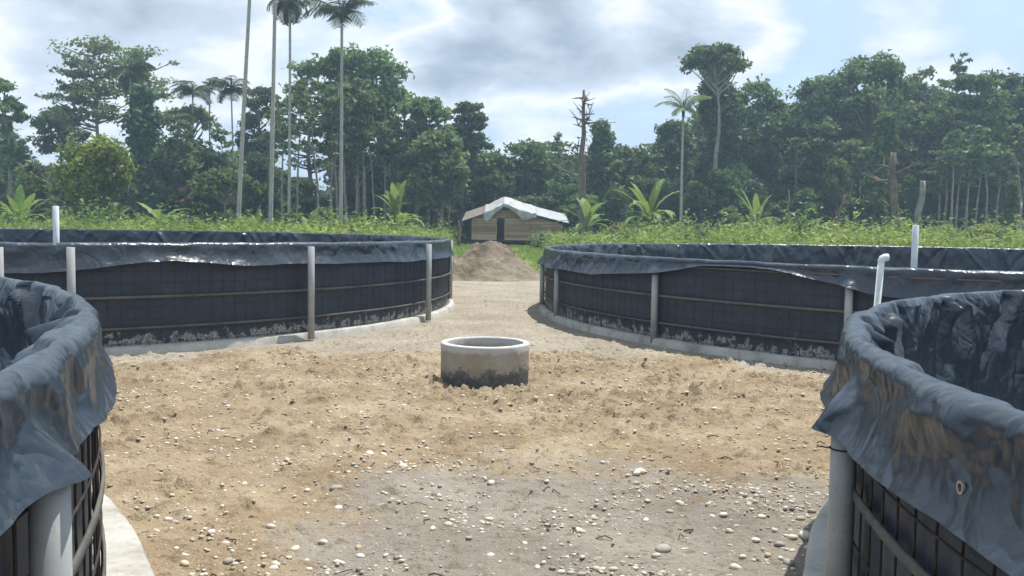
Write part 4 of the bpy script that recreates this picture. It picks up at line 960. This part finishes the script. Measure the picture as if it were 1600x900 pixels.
for sx, zt_ in ((HX0, zw), (HX1, zr)):
    nrow = int((zt_-zf)/ph)
    for r_ in range(nrow): obj('plank', MB().box((0, 0, 0), (.028, DEP-.05, ph-.012)), PLANK, hut, (sx, DEP/2, zf+ph*(r_+.5)))
obj('back_wall', MB().box(((HX0+HX1)/2, DEP, (zf+zr)/2), (HX1-HX0, .03, zr-zf)), HDARK, hut)
obj('floor', MB().box(((HX0+HX1)/2, DEP/2, zf-.06), (HX1-HX0+.1, DEP+.1, .10)), HDARK, hut)
for e_ in (DX0-.02, DX1+.02): obj('door_post', MB().box((e_, -.02, zf+.87), (.07, .07, 1.74)), PLANK, hut)
obj('door_lintel', MB().box(((DX0+DX1)/2, -.02, zf+1.77), (DX1-DX0+.11, .07, .07)), PLANK, hut)
for xx in np.linspace(HX0+.15, HX1-.15, 4):
    for yy in (.1, DEP-.1): obj('stilt', MB().box((xx, yy, (zf-.12)/2), (.13, .13, zf-.12)), HDARK, hut)
# roof: two slopes rising a little toward the back
def slope(name, x0, z0_, x1, z1_, mat, y0=-.55, y1=DEP+.4, th_=.03, rise=.75, n=10, wob=.0, seed=0, n2=12):
    rgs = np.random.default_rng(seed); a = np.linspace(0, 1, n); bq = np.linspace(0, 1, n2); A, B = np.meshgrid(a, bq, indexing='ij')
    Zq = z0_+(z1_-z0_)*A+rise*B+.02+wob*fbm(A*3, B*3, seed, 3)
    X_ = x0+(x1-x0)*A; Y_ = y0+(y1-y0)*B
    Vt = np.stack([X_, Y_, Zq], -1).reshape(-1, 3); Vb = Vt-np.array([0, 0, th_]); k = n*n2
    i, j = np.meshgrid(np.arange(n-1), np.arange(n2-1), indexing='ij'); Qt = np.stack([i*n2+j, (i+1)*n2+j, (i+1)*n2+j+1, i*n2+j+1], -1).reshape(-1, 4)
    ed = [i*n2 for i in range(n)]+[(n-1)*n2+j for j in range(1, n2)]+[i*n2+n2-1 for i in range(n-2, -1, -1)]+[j for j in range(n2-2, 0, -1)]
    Qs = [[ed[q], ed[(q+1) % len(ed)], ed[(q+1) % len(ed)]+k, ed[q]+k] for q in range(len(ed))]
    return mesh_np(name, np.vstack([Vt, Vb]), np.vstack([Qt, Qt[:, ::-1]+k, Qs]), None, False)
m, t, setp, b, out = material('thatch_board'); n1 = t.noise(t.objco(), 5, 4); setp(color=t.ramp(n1, [(.35, (.11, .10, .085)), (.65, (.24, .22, .19))]), rough=.9); THATCH = m
lx = at(722, 343, HY); rxp = at(889, 347, HY)
obj('roof_left_slope', slope('roof_left_slope', AX, za, lx.x, za-(za-zw)*(AX-lx.x)/(AX-HX0), THATCH), THATCH, hut)
ns = 4
for q in range(ns):
    f0, f1 = q/ns, (q+1)/ns+.03; xx0 = AX+(rxp.x-AX)*f0; xx1 = AX+(rxp.x-AX)*min(f1, 1.0); zz0 = za+.05-(za-zr)*f0*1.02+.012*(q % 2); zz1 = za+.05-(za-zr)*min(f1, 1.0)*1.02+.012*(q % 2)
    obj('roof_sheet', slope('roof_sheet', xx0, zz0, xx1, zz1, ZINC, y0=-.6-.08*(q % 2)), ZINC, hut)
# tarpaulin over the ridge, hanging past the front edge
tn, tm = 40, 26; A, B = np.meshgrid(np.linspace(0, 1, tn), np.linspace(0, 1, tm), indexing='ij')
tx0, tx1 = at(756, 335, HY).x, at(838, 335, HY).x; X_ = tx0+(tx1-tx0)*A
ridge = np.where(X_ < AX, za-(za-zw)*(AX-X_)/(AX-HX0), za+.05-(za-zr)*1.02*(X_-AX)/(rxp.x-AX))
hang = .42+.24*np.sin(A*9+1)+.30*fbm(A*6, A*0, 9, 3); hang = np.clip(hang, .1, .8)
fr = B < .3
Z_ = np.where(fr, ridge+.10-hang*(1-B/.3), ridge+.10+.75*(B-.3)/.7*.9); Y_ = np.where(fr, -.72-.05*np.sin(A*20)*(1-B/.3), -.72+(DEP*.8)*(B-.3)/.7)
Z_ = Z_+.10*fbm(A*7, B*6, 12, 3)-.10*np.abs(fbm(A*4+B*2, B*4-A*3, 14, 2))+.16*np.exp(-((X_-AX-.25)/.7)**2)
i, j = np.meshgrid(np.arange(tn-1), np.arange(tm-1), indexing='ij')
tq = np.stack([i*tm+j, (i+1)*tm+j, (i+1)*tm+j+1, i*tm+j+1], -1).reshape(-1, 4)
to = tag(obj('tarpaulin', mesh_np('tarpaulin', np.stack([X_, Y_+HY, Z_], -1).reshape(-1, 3), tq, None, True), TARP), 'crumpled whitish tarpaulin draped over the ridge of the hut roof', 'tarpaulin')
sm_ = to.modifiers.new('thick', 'SOLIDIFY'); sm_.thickness = .02

# ------------------------------------------------------------------ haze
m = bpy.data.materials.new('haze'); m.use_nodes = True; m.node_tree.nodes.clear(); t = NT(m.node_tree)
o_ = t.new('ShaderNodeOutputMaterial'); pv = t.new('ShaderNodeVolumePrincipled'); pv.inputs['Color'].default_value = (.60, .80, 1, 1); pv.inputs['Density'].default_value = .0013; pv.inputs['Anisotropy'].default_value = .3
t.l.new(pv.outputs[0], o_.inputs['Volume'])
hz = obj('haze', MB().box((0, 430, 14), (1500, 1000, 32)), m); hz['kind'] = 'stuff'; tag(hz, 'thin humid haze over the clearing', 'haze')
